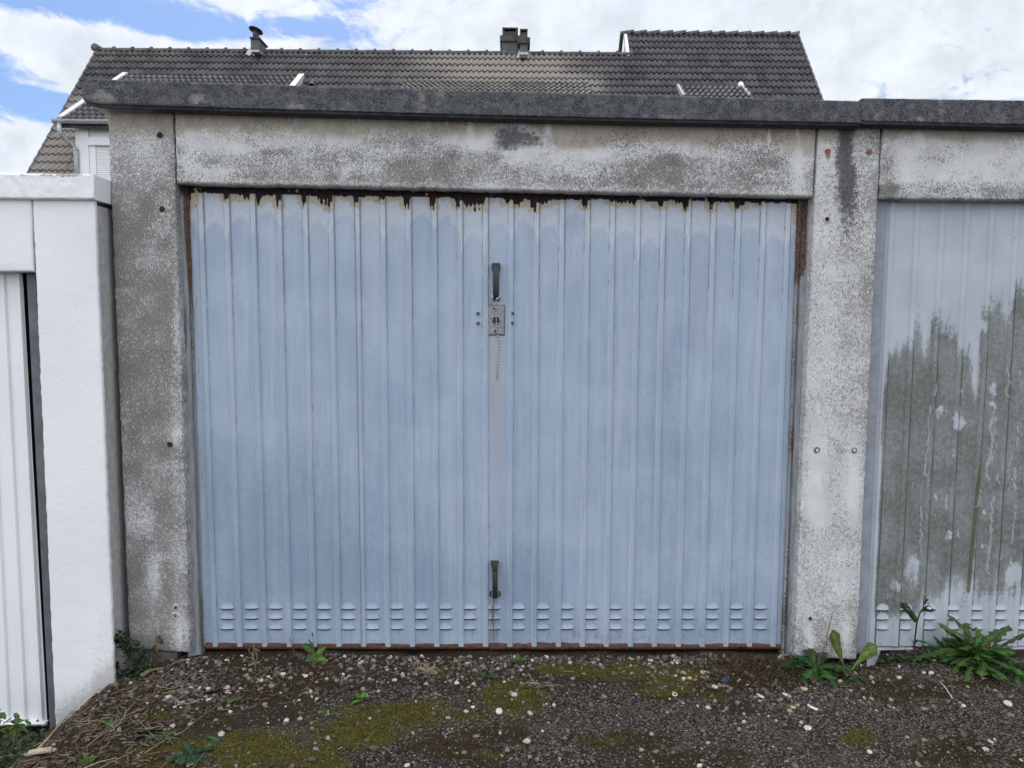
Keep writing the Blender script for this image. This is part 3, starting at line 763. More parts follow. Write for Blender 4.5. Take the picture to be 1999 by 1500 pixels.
# black sheet painted in for the unlit void and inner frame behind the door
w = MB(); a = P(345, 350, .1); b_ = P(1590, 1290, .1)
w.box((a[0]+.0, .102, -.05), (b_[0]-.0, .13, a[2]+.06)); w.build('door_backing', M_BLACK, gar)
# exposed footing under the left post
w = MB()
c0 = P(300, 1272, .02)
w.box((c0[0]-.10, .03, c0[2]-.28), (c0[0]+.085, .12, c0[2]-.002), .008); w.build('footing', M_BLOCK, gar)

# frame strips at both sides of the door
def fr_l(px, py, V):
    xd = 364+(py-371)*.0348; xe = 352+(py-371)*.034
    d = px-xd
    n = fbm(V[:, 0]*30, V[:, 2]*6, 90, 3)
    R = sst(d, -5, -1)*.62*(.4+.9*n) + .95*(1-sst(py, 430, 620))*sst(px-xe, 1, 6)
    G = .85*gau(px, py, 362, 640, 4, 60)+.6*gau(px, py, 376, 840, 4, 40)+.2
    B = sst(py, 392, 372)+.9*(1-sst(np.abs(d+1), 1, 3))*(.6+.4*n)
    return np.stack([R, G, np.clip(B, 0, 1), np.ones_like(R)], 1)
fl = panel('door_frame', [(343, 355), (366, 355), (396, 1286), (366, 1286)], .045, .05, .008, M_FRAME, gar, fr_l, chamfer=.004, jit=.002, seed=31)
def fr_r(px, py, V):
    xd = 1562-(py-390)*.0358
    d = px-xd
    n = fbm(V[:, 0]*30, V[:, 2]*6, 95, 3)
    R = (1-sst(d, 4, 7))*.60*(.4+.9*n) + 1.2*(1-sst(py, 500, 580))*(1-sst(d, 13, 18))
    G = .1*n
    B = (1-sst(np.abs(d-2.5), 1.5, 4.5))*sst(py, 380, 500)*(.7+.4*n) + .75*(1-sst(py, 400, 470))*(1-sst(np.abs(d-9), 5, 8))
    return np.stack([R, G, np.clip(B, 0, 1), np.ones_like(R)], 1)
fr = panel('door_frame', [(1560, 380), (1592, 380), (1556, 1290), (1526, 1290)], .045, .05, .008, M_FRAME, gar, fr_r, chamfer=.004, jit=.002, seed=33)

# ---- ribbed door sheet
def rib_profile(s, ribs, hw, sl, h):
    y = np.zeros_like(s)
    for r in ribs:
        d = np.abs(s-r); y = np.maximum(y, h*(1-sst(d, hw, hw+sl)))
    return y
def ribbed(name, quad, Y, ribs, hw, sl, h, resx, resz, material, parent, mf, mf2=None, wob=0.0):
    TL, TR, BR, BL = [P(x, y, Y) for x, y in quad]
    s = np.arange(0, 1+1e-9, resx)
    ex = []
    for r in ribs: ex += [r-hw-sl, r-hw-sl*.5, r-hw, r+hw, r+hw+sl*.5, r+hw+sl]
    s = np.unique(np.clip(np.concatenate([s, ex, [0, 1]]), 0, 1)); t = np.linspace(0, 1, resz)
    S, T = np.meshgrid(s, t, indexing='ij'); S = S.ravel()[:, None]; T = T.ravel()[:, None]
    V = (TL*(1-S)+TR*S)*(1-T)+(BL*(1-S)+BR*S)*T
    V[:, 1] -= rib_profile(S[:, 0], ribs, hw, sl, h)
    # returned edges
    V[:, 1] += .006*(1-sst(np.minimum(S[:, 0], 1-S[:, 0]), 0, .003))
    V[:, 1] += (fbm(V[:, 0]*7, V[:, 2]*1.3, 51, 3)-.5)*wob
    o = link(name, V, grid_faces(len(s), len(t)), material, parent, smooth=True)
    px, py = proj(V)
    setattr4(o, 'mask', mf(px, py, V, S[:, 0], T[:, 0]))
    if mf2: setattr4(o, 'mask2', mf2(px, py, V, S[:, 0], T[:, 0]))
    return o
RIBS = [.0225+i*.04165 for i in range(24)]
HOLES = [(361, 372, 413), (438, 446, 390), (462, 474, 381), (474, 487, 389), (501, 509, 398), (509, 518, 386), (518, 534, 381), (539, 548, 402), (590, 597, 404), (620, 639, 399), (640, 648, 409), (691, 699, 399), (675, 681, 383), (690, 699, 400), (706, 717, 385),
         (738, 751, 392), (755, 787, 384), (788, 800, 406), (839, 850, 406), (851, 860, 386), (889, 900, 405), (902, 947, 407), (986, 997, 396), (1000, 1021, 401), (1021, 1036, 388), (1036, 1048, 409), (1049, 1070, 401), (1070, 1096, 390),
         (1137, 1146, 404), (1191, 1197, 396), (1200, 1239, 397), (1234, 1243, 398), (1284, 1295, 405), (1301, 1320, 390), (1318, 1334, 399), (1333, 1344, 409), (1385, 1394, 409), (1434, 1444, 407), (1444, 1453, 402), (1481, 1486, 400), (1556, 1566, 520)]
def door_f(px, py, V, S, T):
    top = 371+(px-364)*.01587
    n = fbm(V[:, 0]*60, V[:, 2]*60, 101, 3)
    R = np.full(px.shape, -.5); near = np.full(px.shape, 1e9)
    for x0, x1, yb in HOLES:
        cx = (x0+x1)/2; hw = (x1-x0)/2+1.5
        u = np.clip(np.abs(px-cx)/hw, 0, 1.3)
        dep = (yb-top)*np.clip(1-u**4*.7, 0, 1)*(.45+.95*n+.25*np.sin(px*1.7))
        q = np.minimum((dep-(py-top))/9.+.5, (hw-np.abs(px-cx))/3.+.5)
        R = np.maximum(R, np.clip(q, -.5, 1.2))
        near = np.minimum(near, np.hypot(np.clip(np.abs(px-cx)-hw, 0, 999), np.clip(py-yb, 0, 999)))
    R = np.maximum(R, np.where(py < top+4+n*5, 1.1, -.5)*(n > .25))
    G = np.clip(1.05-near/13., 0, 1)*(.15+1.35*fbm(V[:, 0]*25, V[:, 2]*25, 105, 3)) + .75*(1-sst(py-top, 4, 34))*fbm(V[:, 0]*14, V[:, 2]*20, 106, 3)*1.25
    G += .8*gau(px, py, 383, 385, 14, 14)+.3*gau(px, py, 1550, 470, 10, 60)
    G *= 1-sst(py-top, 42, 60)
    # thin rust at the side edges and the bottom edge
    G = np.maximum(G, .75*(1-sst(T*-1+1, .002, .012))*n*1.6)
    G = np.maximum(G, .8*sst(S, .995, 1.)*(fbm(V[:, 2]*9, V[:, 0]*0, 107, 3)+.2)); G = np.maximum(G, .6*sst(S, .004, .0))
    # scalloped pale wash: higher in mid panel, lower at the ribs
    k = (S-RIBS[0])/.04165; fr_ = np.abs(k-np.floor(k)-.5)*2
    ph = fbm(k*0+np.floor(k)*3.7, k*0, 109, 2)
    yb = 30+ph*50+fr_**2.5*46*(.2+ph*1.1)+(n-.5)*10
    yb = np.where((px > 880) & (px < 1010), yb+10, yb); yb = np.where(px > 1200, yb+14, yb)
    B = 1-sst((py-top)-yb+(n-.5)*14, -20, 16)
    # faint runs and grime; the shading towards the foot is painted in
    A = .85*gau(px, py, 600, 1020, 170, 130)+.6*gau(px, py, 780, 1130, 240, 60)+.45*gau(px, py, 420, 950, 60, 200)+.35*gau(px, py, 1020, 1090, 60, 120)+.42*gau(px, py, 1350, 900, 160, 260)+.3*gau(px, py, 880, 700, 120, 120)+.3*gau(px, py, 1280, 640, 60, 160)
    A += .42*sst(py, 1100, 1240)
    A += .22*sst(py, 700, 1150); A *= (.35+1.3*fbm(V[:, 0]*9, V[:, 2]*3.5, 111, 5))
    A += .22*(fbm(V[:, 0]*12, V[:, 2]*1.0, 112, 3)-.45)*2
    A -= .45*gau(px, py, 560, 560, 230, 120)*fbm(V[:, 0]*3, V[:, 2]*2, 113, 3)
    A += .45*sst(np.abs(S*1136+395-415), 12, 0)*.5
    return np.stack([R, G, B, np.clip(A, 0, 1)], 1)
def door_f2(px, py, V, S, T):
    top = 371+(px-364)*.01587
    k = (S-RIBS[0])/.04165; f = k-np.round(k)             # 0 on a rib
    n = fbm(V[:, 0]*3, V[:, 2]*5, 121, 3); pr = fbm(np.round(k)*5.3, k*0, 122, 2)
    edge = np.exp(-((np.abs(f)-.118)/.024)**2); rt = np.exp(-((f-.125)/.035)**2); lf_ = np.exp(-((f+.105)/.022)**2)
    side = np.where(f > 0, 1, .8)
    R = edge*side*(.25+.65*(1-sst(py-top, 40, 220+pr*300)))*(.5+1.0*n)*1.05
    R += .5*edge*gau(px, py, 943, 640, 6, 170)+.4*edge*gau(px, py, 1400, 500, 160, 200)*n
    R += .34*rt*(.5+.6*n)  # painted shade along the right side of each rib
    kc = np.abs(f)-.5
    for yy, aa in ((812, .5), (829, .75)):
        R += aa*np.exp(-(kc*47/1.9)**2-((py-yy)/1.9)**2)*(fbm(np.floor(k)*3.3, k*0+yy, 123, 1) > .35)
    R += .75*np.exp(-((px-(400+(py-371)*.0337-24))/1.2)**2)*(fbm(V[:, 2]*8, V[:, 0]*0, 127, 2) > .42)
    # reddish rubbed bands
    G = .95*gau(px, py, 968, 820, 15, 260)*(py > 655)+.75*gau(px, py, 1362, 560, 16, 170)+.3*gau(px, py, 1195, 560, 8, 140)+.35*gau(px, py, 1440, 560, 20, 200)+.25*gau(px, py, 1010, 760, 40, 120)
    G += .5*gau(px, py, 968, 690, 26, 40)
    # dirt under and around the vents, at the foot
    B = .45*sst(py, 1170, 1250)*fbm(V[:, 0]*30, V[:, 2]*22, 125, 3)*1.3 + .35*gau(px, py, 1350, 1215, 170, 25)*n*1.6+.2*gau(px, py, 967, 1215, 25, 30)
    B += .38*(1-sst(np.abs(px-967), 24, 32))*sst(py, 740, 500)*sst(py, 440, 520)*.7
    B += .35*gau(px, py, 925, 1215, 6, 40)+.4*gau(px, py, 1185, 1245, 200, 10)*n+.6*gau(px, py, 1527, 1240, 5, 16)
    lit_edge = lf_*(.35+.9*fbm(V[:, 2]*5, np.round(k)*2.2, 128, 3))  # painted highlight along the left edge of each rib
    return np.stack([R, G, B, np.clip(lit_edge, 0, 1)], 1)
DOORY = .062
DQ = [(363.5, 366), (1562, 384.5), (1530.5, 1262), (394.5, 1262)]
door = ribbed('door', DQ, DOORY, RIBS, .0036, .0016, .009, .0021, 380, M_DOOR, gar, door_f, door_f2, wob=.004)
# red bottom rail
w = MB(); a = P(402, 1256, .066); b_ = P(1531, 1257, .066)
pts = []
n_ = 90; V = []; prof = [(.0, .012), (-.004, .0), (-.008, -.006), (-.009, -.014), (-.006, -.022), (.004, -.028), (.02, -.028)]
for i in range(n_+1):
    q = i/n_; X = a[0]+(b_[0]-a[0])*q; Z = a[2]+(b_[2]-a[2])*q; e = (vn(q*40, 0, 5)-.5)*.0015
    if .46 < q < .62: e += (vn(q*160, 0, 9)-.5)*.005-.001
    for (yy, z) in prof: V.append((X, .066+yy+e, Z+z+e*.6))
F = [[i*7+j, i*7+j+1, (i+1)*7+j+1, (i+1)*7+j] for i in range(n_) for j in range(6)]
w.add(V, F, smooth=True); w.build('bottom_rail', M_RED, door)

# vents
def louver(px, py, Y, wpx=29., hpx=12.5, parent=None, material=None, mk=None, dep=.0095):
    c = P(px, py, Y); wx = wpx/FPX*3.06; hz = hpx/FPX*3.06
    nu, nv = 13, 7; V = []
    for i in range(nu):
        u = -1+2*i/(nu-1)
        for j in range(nv):
            v = j/(nv-1)
            rr = max(0, 1-u*u)
            out = dep*rr**.75*(v**2.0*(1.0 if v < .99 else .9))
            z = c[2]+hz*(1-v)*rr**.5
            V.append((c[0]+u*wx/2, Y-.0008-out, z))
    F = [[i*nv+j, i*nv+j+1, (i+1)*nv+j+1, (i+1)*nv+j] for i in range(nu-1) for j in range(nv-1)]
    mid = [0]*len(F); base = len(V)
    for i in range(nu):       # slot under the lip, extended down as a black line
        u = -1+2*i/(nu-1); p = V[i*nv+nv-1]
        V.append((p[0], Y-.0009, c[2]-.0078*max(0, 1-u*u)**.35))
    for i in range(nu-1):
        F.append([i*nv+nv-1, base+i, base+i+1, (i+1)*nv+nv-1]); mid.append(1)
    o = link('vent_louver', np.array(V), F, material, parent, smooth=[m_ == 0 for m_ in mid], mats=[M_BLACK], midx=mid)
    V = np.array(V); qx, qy = proj(V); m1, m2 = mk(qx, qy, V)
    setattr4(o, 'mask', m1)
    if m2 is not None: setattr4(o, 'mask2', m2)
    return o
DTL, DTR, DBR, DBL = [P(x, y, DOORY) for x, y in DQ]
def dmask(qx, qy, V):
    s = np.full(len(V), .5); t = np.full(len(V), .93)
    z = np.zeros((len(V), 4)); z[:, 0] = -.5; z[:, 3] = .55+.3*rng.random()
    z2 = np.zeros((len(V), 4)); z2[:, 2] = .22*rng.random()+.08; z2[:, 3] = .12
    return z, z2
for i in range(23):
    for k, yy in enumerate((1188.5, 1208, 1228)):
        xc = 394.5+1136*(RIBS[i]+.0208)
        louver(xc, yy-.3*sin(i), DOORY-.0005, parent=door, material=M_DOOR, mk=dmask)

# handles, lock, bolts
def Pd(px, py, off=0.0): return P(px, py, DOORY-off)
w = MB()
a = Pd(960, 528); b_ = Pd(976.5, 514); w.box((a[0], DOORY-.022, a[2]), (b_[0], DOORY, b_[2]), .003)
a = Pd(961.5, 587); b_ = Pd(976, 576); w.box((a[0], DOORY-.014, a[2]), (b_[0], DOORY, b_[2]), .003)
t0 = Pd(968.5, 518); t1 = Pd(968, 582)
def strap(w, t0, t1, wd, thk, out, n=14, wtop=None):
    V = []
    for i in range(n+1):
        q = i/n; c = t0*(1-q)+t1*q; o = out*(sin(pi*min(1, max(0, q)))**.6*.6+.4); ww = wd
        for sx, sy in ((-1, 0), (-.8, -1), (.8, -1), (1, 0), (.8, 1), (-.8, 1)):
            V.append((c[0]+sx*ww/2, DOORY-o+sy*thk/2, c[2]))
    F = [[i*6+k, i*6+(k+1) % 6, (i+1)*6+(k+1) % 6, (i+1)*6+k] for i in range(n) for k in range(6)]
    F += [list(range(6)), [n*6+k for k in range(5, -1, -1)]]
    w.add(V, F)
strap(w, t0, t1, .0245, .010, .028)
h1 = w.build('handle', M_HANDLE, door); h1['label'] = 'charcoal pull handle above the lock'
w = MB()
V = []; c = Pd(965.5, 1095)
for (dz_, hw, o) in [(0, .0155, .016), (-.004, .0165, .022), (-.014, .016, .026), (-.026, .0115, .028), (-.03, .0105, .028)]:
    for sx, oo in ((-1, 0), (-.85, o), (.85, o), (1, 0)): V.append((c[0]+sx*hw, DOORY-oo, c[2]+dz_))
F = [[i*4+k, i*4+k+1, (i+1)*4+k+1, (i+1)*4+k] for i in range(4) for k in range(3)]+[[0, 1, 2, 3], [16, 19, 18, 17]]
w.add(V, F)
strap(w, Pd(966, 1108), Pd(966.5, 1166), .0215, .012, .030)
for sx in (-1, 1):
    q = Pd(966.5+sx*7.5, 1159); w.tube([q+np.array([0, -.0, .008]), q+np.array([sx*.004, -.01, .006]), q+np.array([sx*.004, -.014, -.004]), q+np.array([0, -.004, -.010])], .003, 6)
h2 = w.build('handle', M_OLIVE, door); h2['label'] = 'tarnished olive pull handle near the foot of the door'
w = MB(); a = Pd(952, 653.5); b_ = Pd(984.5, 597); w.box((a[0], DOORY-.006, a[2]), (b_[0], DOORY+.002, b_[2]), .003)
lk = w.build('lock_plate', M_LOCK, door)
w = MB(); a = Pd(950.6, 655); b_ = Pd(985.8, 595.6); w.box((a[0], DOORY-.003, a[2]), (b_[0], DOORY+.002, b_[2]), .001); w.build('lock_backing', M_STEEL, door)
for nm_, x, y, rr_, o_ in (('lock_cylinder', 968, 625, .0135, .016), ('screw', 966, 603, .005, .010), ('screw', 968, 647, .006, .010)):
    w = MB(); w.disc(Pd(x, y), rr_, DOORY-o_, DOORY-.004, 14, jag=.2); w.build(nm_, M_OLIVE, door)
for x, y in ((933, 612), (933.5, 631), (1001, 612), (1000.5, 631)):
    w = MB(); w.disc(Pd(x, y), .0062, DOORY-.0115, DOORY+.002, 16); w.build('bolt', M_STEEL, door)
# plugs and holes in the posts
def plug(px, py, r, material, post, kind='plug', ring=None):
    c = P(px, py, 0)
    w = MB()
    if kind == 'plug': w.disc(c, r, -.004, .01, 20, jag=.08)
    elif kind == 'hole': w.disc(c, r, -.0035, .01, 22, jag=.25)
    o = w.build('bolt_plug' if kind == 'plug' else 'bolt_hole', material, post)
    if ring is not None:
        V = []; n = 22
        for k in range(n):
            an = 2*pi*k/n; j = 1+.25*(random.random()-.5)
            V.append((c[0]+r*.9*cos(an), -.0042, c[2]+r*.9*sin(an))); V.append((c[0]+r*1.5*j*cos(an), -.0030, c[2]+r*1.5*j*sin(an)))
        F = [[2*k, 2*k+1, (2*k+3) % (2*n), (2*k+2) % (2*n)] for k in range(n)]
        w = MB(); w.add(V, F); w.build('plug_rim', ring, post)
plug(312.5, 264, .0105, M_HOLE, PL, 'hole'); plug(317, 408, .0105, M_HOLE, PL, 'hole'); plug(332, 868, .0100, M_HOLE, PL, 'hole')
plug(343.5, 1186.5, .008, M_STEEL, PL, 'plug', M_PALEPLUG); plug(343, 1202, .008, M_RUSTPLUG, PL, 'plug', M_PALEPLUG)
plug(1615.5, 296, .0115, M_RUSTPLUG, PR); plug(1697.5, 296.5, .0108, M_RUSTPLUG, PR)
plug(1614, 428, .010, M_HOLE, PR, 'hole', M_PALEPLUG); plug(1689, 427.5, .0105, M_PALEPLUG, PR)
plug(1594.5, 879, .008, M_PALEPLUG, PR, 'plug', M_STEEL); plug(1667, 879.5, .0075, M_PALEPLUG, PR, 'plug', M_STEEL)
plug(1581, 1208, .009, M_STEEL, PR, 'plug', M_PALEPLUG); plug(1653.5, 1207, .0105, M_PALEPLUG, PR)

# cord on the handle
w = MB()
def pc(px, py, o): return tuple(P(px, py, DOORY-o))
w.tube([pc(959, 597, .012), pc(959, 588, .016), pc(963, 582, .03), pc(968, 585, .04), pc(973, 580, .036), pc(976, 577, .028), pc(974, 583, .034), pc(969, 584, .042), pc(968, 592, .036), pc(967, 604, .026), pc(968, 612, .022),
        pc(969, 625, .02), pc(969, 640, .014), pc(970, 652, .010), pc(974, 664, .006), pc(974, 680, .005), pc(972, 700, .005), pc(971, 720, .005), pc(970.5, 742, .005)], .0017, 6)
w.tube([pc(962, 577, .03), pc(961, 585, .03), pc(958, 592, .02)], .0016, 6)
tag(w.build('cord', M_ROPE), 'thin black and white twisted cord hanging from the upper door handle over the lock', 'cord')

# ------------------------------------------------------------------ right neighbour garage
g2 = tag(empty('garage', (1.6, 0, 0)), 'grey garage cut off at the right edge, its ribbed door covered in dark algae', 'garage')
g2i = g2.location.copy()
def kids_keep(o, par):   # parent without moving
    o.parent = par; o.matrix_parent_inverse = mathutils.Matrix.Translation((-par.location[0], -par.location[1], -par.location[2]))
def lint2_f(px, py, V):
    n = fbm(V[:, 0]*9, V[:, 2]*16, 141, 4); n2 = fbm(V[:, 0]*22, V[:, 2]*22, 145, 4)
    R = .16+(n2-.5)*.45+.5*sst(py, 350, 372)*n*1.6+.35*gau(px, py, 1735, 330, 16, 50)+.25*gau(px, py, 1820, 310, 40, 8)+.4*gau(px, py, 1735, 372, 20, 12)
    G = .22*(1-sst(py, 250, 262)) + .05*n
    B = (1-sst(py+(n-.5)*30, 256, 290))*.7
    return np.stack([R, G, B, np.ones_like(R)], 1)
o = panel('lintel', [(1723.5, 245), (2400, 252), (2400, 396), (1717, 388)], .001, .11, .011, M_CONC, None, lint2_f, chamfer=.009, jit=.003, seed=24, bulge=.002); kids_keep(o, g2)
o = roof_slab('roof_slab', [(1682.5, 193, 240), (1690, 192.5, 242), (1750, 193.5, 243), (1999, 197, 248.5), (2400, 203, 257)], -.066, 5.7, None, 88, True, M_SLAB, slab_f); kids_keep(o, g2)
def fr2(px, py, V):
    n = fbm(V[:, 0]*30, V[:, 2]*6, 195, 3)
    return np.stack([.1*n, .0*n, .0*n, np.ones_like(n)], 1)
M_FRAME2 = simple('blue_grey_frame_paint', (.25, .275, .32), .65, 0, 18, .14, .0006)
o = panel('door_frame', [(1700, 380), (1733, 380), (1690, 1278), (1655, 1278)], .045, .04, .02, M_FRAME2, None, fr2, chamfer=.004, jit=.001, seed=35); kids_keep(o, g2)
D2 = [(1731, 384), (2420, 398), (2350, 1262), (1688.5, 1262)]
X2 = [(1744-1688.5)/661.5]
RIBS2 = [(1700+46.2*i-1688.5)/661.5 for i in range(15) if (1700+46.2*i-1688.5)/661.5 < .99]
TRAILS = [(seg_, w_) for seg_, w_ in [
    ([(1876, 762), (1884, 775), (1880, 790), (1874, 795), (1878, 812), (1882, 818)], 1.2), ([(1941, 800), (1938, 820), (1932, 840), (1938, 862), (1934, 880), (1930, 905), (1926, 920), (1931, 938)], 2.2),
    ([(1944, 815), (1941, 850), (1943, 875), (1936, 900)], 1.2), ([(1966, 720), (1970, 745), (1965, 770), (1972, 775)], 1.8), ([(1992, 725), (1990, 740), (1996, 760)], 1.4), ([(1988, 832), (1986, 880)], 1.8),
    ([(1952, 925), (1946, 938), (1950, 945)], 2), ([(1981, 915), (1978, 940), (1986, 955)], 1.8), ([(1912, 950), (1914, 970), (1908, 990)], 1.5), ([(1939, 970), (1936, 1030), (1930, 1080), (1928, 1120)], 2.2),
    ([(1982, 985), (1978, 1050), (1973, 1100), (1966, 1155)], 1.3), ([(1872, 1030), (1870, 1045), (1874, 1056)], 1.5), ([(1816, 795), (1812, 860), (1805, 930)], 2.0), ([(1826, 740), (1828, 760), (1822, 775)], 1.0),
    ([(1800, 990), (1797, 1080)], 1.8), ([(1862, 878), (1864, 892)], 1.8), ([(1702, 1120), (1698, 1160)], 1.0), ([(1909, 690), (1906, 770)], 3.0), ([(1850, 968), (1848, 992)], 3.2), ([(1704, 940), (1700, 985), (1703, 1010)], .9), ([(1730, 1160), (1734, 1175), (1728, 1185)], .8), ([(1957, 1080), (1951, 1100)], 1.2)]]
def d2_f(px, py, V, S, T):
    n = fbm(V[:, 0]*10, V[:, 2]*10, 151, 4)
    yb = np.interp(px, [1690, 1725, 1745, 1760, 1780, 1800, 1812, 1830, 1842, 1860, 1880, 1905, 1915, 1930, 1950, 1975, 1999, 2100, 2400], [760, 720, 690, 700, 640, 655, 640, 585, 640, 625, 650, 750, 610, 600, 600, 560, 590, 600, 580])
    yb = yb+(fbm(V[:, 0]*28, V[:, 2]*2, 153, 4)-.5)*140
    lo = np.interp(px, [1690, 1790, 1850, 1890, 1905, 1960, 1999], [1205, 1200, 1150, 1155, 1165, 1160, 1150])
    R = sst(py-yb, -75, 70)*.92+.18*(fbm(V[:, 0]*22, V[:, 2]*3, 154, 3)-.5)*2
    R *= 1-.72*sst(py-lo+(n-.5)*110, -50, 40)
    R += (n-.5)*.35
    R = np.where(px < 1742-(py-390)*.045, R*.3, R)
    R *= .72+.6*fbm(V[:, 0]*6, V[:, 2]*4, 158, 4); n5 = fbm(V[:, 0]*45, V[:, 2]*30, 160, 4); n5b = fbm(V[:, 0]*45, V[:, 2]*30, 167, 4)
    for x, y, rx, ry in [(1781, 1114, 14, 28), (1748, 1144, 10, 14), (1980, 1120, 12, 22), (1869, 828, 11, 18), (1834, 800, 10, 12), (1939, 760, 8, 10), (1937, 788, 6, 7), (1910, 630, 9, 12), (1926, 1072, 7, 12), (1826, 972, 4, 5), (1921, 1000, 4, 6), (1851, 1045, 6, 8), (1832, 1005, 3, 3)]:
        R -= .62*sst(gau(px+(n5-.5)*22, py+(n5b-.5)*34, x, y, rx*1.25, ry*1.25), .12, .80)
    Gt = np.zeros_like(R)
    wx = px+(fbm(V[:, 2]*60, V[:, 0]*60, 156, 2)-.5)*9
    for pts, w_ in TRAILS: Gt = np.maximum(Gt, seg(wx, py, pts, w_*1.15))
    f = np.full(px.shape, 1e9)
    for r in RIBS2:
        f = np.minimum(f, np.abs(S-r-.0105)); R = R-.16*np.exp(-((S-r)/.006)**2)*(.4+1.2*fbm(V[:, 2]*6, S*0+r*50, 159, 3))
    B = np.exp(-(f/.0030)**2)*(.50+.5*sst(py-yb, -40, 60))*(.4+1.0*n)
    B += .45*sst(py, 1170, 1250)*fbm(V[:, 0]*35, V[:, 2]*30, 157, 3)*sst(px, 1999, 1700)
    xs_ = 1908-(py-960)*.09
    A = np.exp(-((px-xs_)/5.)**2)*sst(py, 850, 960)*(1-sst(py, 1150, 1170))*1.1
    return np.stack([R, Gt, B, A], 1)
door2 = ribbed('door', D2, DOORY, RIBS2, .0062, .0036, .006, .0042, 330, M_DOOR2, None, d2_f, None, wob=.003); kids_keep(door2, g2)
def dm2(qx, qy, V):
    z = np.zeros((len(V), 4)); z[:, 2] = .05; return z, None
for i in range(len(RIBS2)-1):
    for yy in (1191, 1209, 1228.5):
        o = louver(1700+46.2*i+22+(.8 if i == 0 else 0), yy, DOORY-.0005, 27., 13., None, M_DOOR2, dm2); o.parent = door2
w = MB(); a = P(1690, 1268, .055); b_ = P(2380, 1270, .055); w.box((a[0], .045, a[2]), (b_[0], .075, b_[2]+.016), .003); o = w.build('bottom_rail', simple('dull_grey_rail', (.42, .44, .47), .7, 0, 30, .3)); kids_keep(o, g2)
w = MB(); w.box((1.50, .102, -.05), (3.0, .13, 1.95)); o = w.build('door_backing', M_BLACK); kids_keep(o, g2)
w = MB(); w.box((4.0, 0, -.5), (4.2, .12, 2.1)); o = w.build('post', M_CONC); kids_keep(o, g2)
w = MB(); w.box((1.62, .14, -.5), (1.72, 5.6, 2.08)); o = w.build('side_wall', M_CONC); kids_keep(o, g2)
w = MB(); w.box((4.1, .121, -.5), (4.2, 5.6, 2.08)); o = w.build('side_wall', M_CONC); kids_keep(o, g2)
# crumpled sheet scrap at the foot of the right frame
w = MB(); p0 = G(1690, 1278, .004); p1 = P(1722, 1268, .02)
w.add([G(1692, 1282, .004), G(1708, 1278, .010), P(1718, 1271, .0), P(1694, 1270, .0), G(1692, 1285, .001), G(1710, 1280, .006), P(1719, 1273, .0), P(1694, 1272, .0)], [(0, 1, 2, 3), (4, 7, 6, 5), (0, 4, 5, 1), (1, 5, 6, 2)])
tag(w.build('metal_scrap', simple('dull_flashing', (.17, .18, .2), .6, .2, 30, .3)), 'small bent grey metal flashing at the foot of the algae covered door', 'metal scrap')

# ------------------------------------------------------------------ white garage on the left
g3 = tag(empty('garage', (-1.7, -.1, -.2)), 'freshly painted white garage standing lower at the left edge of the photo', 'garage')
WY = -.10
def wm(px, py, V):
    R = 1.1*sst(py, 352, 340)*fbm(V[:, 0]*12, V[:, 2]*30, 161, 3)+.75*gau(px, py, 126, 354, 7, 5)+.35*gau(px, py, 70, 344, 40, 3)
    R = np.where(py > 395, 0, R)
    yb = 1415-(px-107)*.72
    Gd = .62*sst(py, yb-70, yb)+.22*sst(py, 900, 1400)+.25*sst(px, 180, 186)*(py > 395)+.25*(1-sst(py, 391, 402))*(py > 389)
    return np.stack([R-.12, Gd, R*0, R*0+1], 1)
o = panel('post', [(62.5, 387), (184, 388), (223.5, 1345), (108.5, 1440)], WY, .016, .02, M_STUCCO, None, wm, chamfer=.006, jit=.003, seed=54, bulge=.006); kids_keep(o, g3)
o = panel('lintel', [(-500, 380), (61, 387), (64.5, 530.5), (-500, 530)], WY+.001, .11, .03, M_STUCCO, None, wm, chamfer=.007, jit=.002, seed=58, bulge=.004); kids_keep(o, g3)
# flat roof edge
TLw = P(183.5, 341.5, -.122); Bw = P(183.5, 389, -.122)
o = roof_slab('roof_slab', [(-520, 338, 386), (0, 339.5, 388), (183.3, 341.5, 389)], -.122, 5.5, None, 91, False, M_STUCCO, wm); kids_keep(o, g3)
# side wall seen in the gap
M_SIDE = simple('grey_cast_side_wall', (.40, .40, .395), .9, 0, 30, .14, .002)
xr = P(187, 500, WY)[0]
w = MB(); w.box((xr-.13, WY+.0165, -.9), (xr-.004, 5.4, TLw[2]-.10)); o = w.build('side_wall', M_SIDE); kids_keep(o, g3)
# door
o = ribbed('door', [(-480, 526), (42, 531), (91, 1418), (-480, 1421)], -.03, [], .01, .01, .0, .01, 60, M_WHITEM, None, lambda px, py, V, S, T: np.zeros((len(px), 4))); kids_keep(o, g3)
dW = o
for i in range(5):   # raised panels of the white door
    x1 = 87-i*33; w = MB()
    for (xa, xb) in ((x1-11, x1), ):
        TLq = P(42-(87-xa)*.93, 533, -.03); TRq = P(42-(87-xb)*.93, 533, -.03); BLq = P(xa, 1412, -.03); BRq = P(xb, 1412, -.03)
        V = []
        for (A_, B__) in ((TLq, BLq), (TRq, BRq)):
            for q in (A_, B__): V += [(q[0], -.031, q[2]), (q[0]+(.004 if A_ is TLq else -.004), -.040, q[2])]
        F = [(0, 2, 3, 1), (1, 3, 7, 5), (5, 7, 6, 4)]
        w.add(V, F)
    q = w.build('raised_rib', M_WHITEM); q.parent = dW
w = MB(); a = P(-480, 1419, -.05); b_ = P(90, 1419, -.05); w.box((a[0], -.06, a[2]), (b_[0], -.028, b_[2]+.016), .002); q = w.build('door_sill', M_WHITEM); kids_keep(q, g3)
w = MB(); TLq = P(51, 520, -.045); TRq = P(68, 520, -.045); BLq = P(97.5, 1430, -.045); BRq = P(116, 1430, -.045)
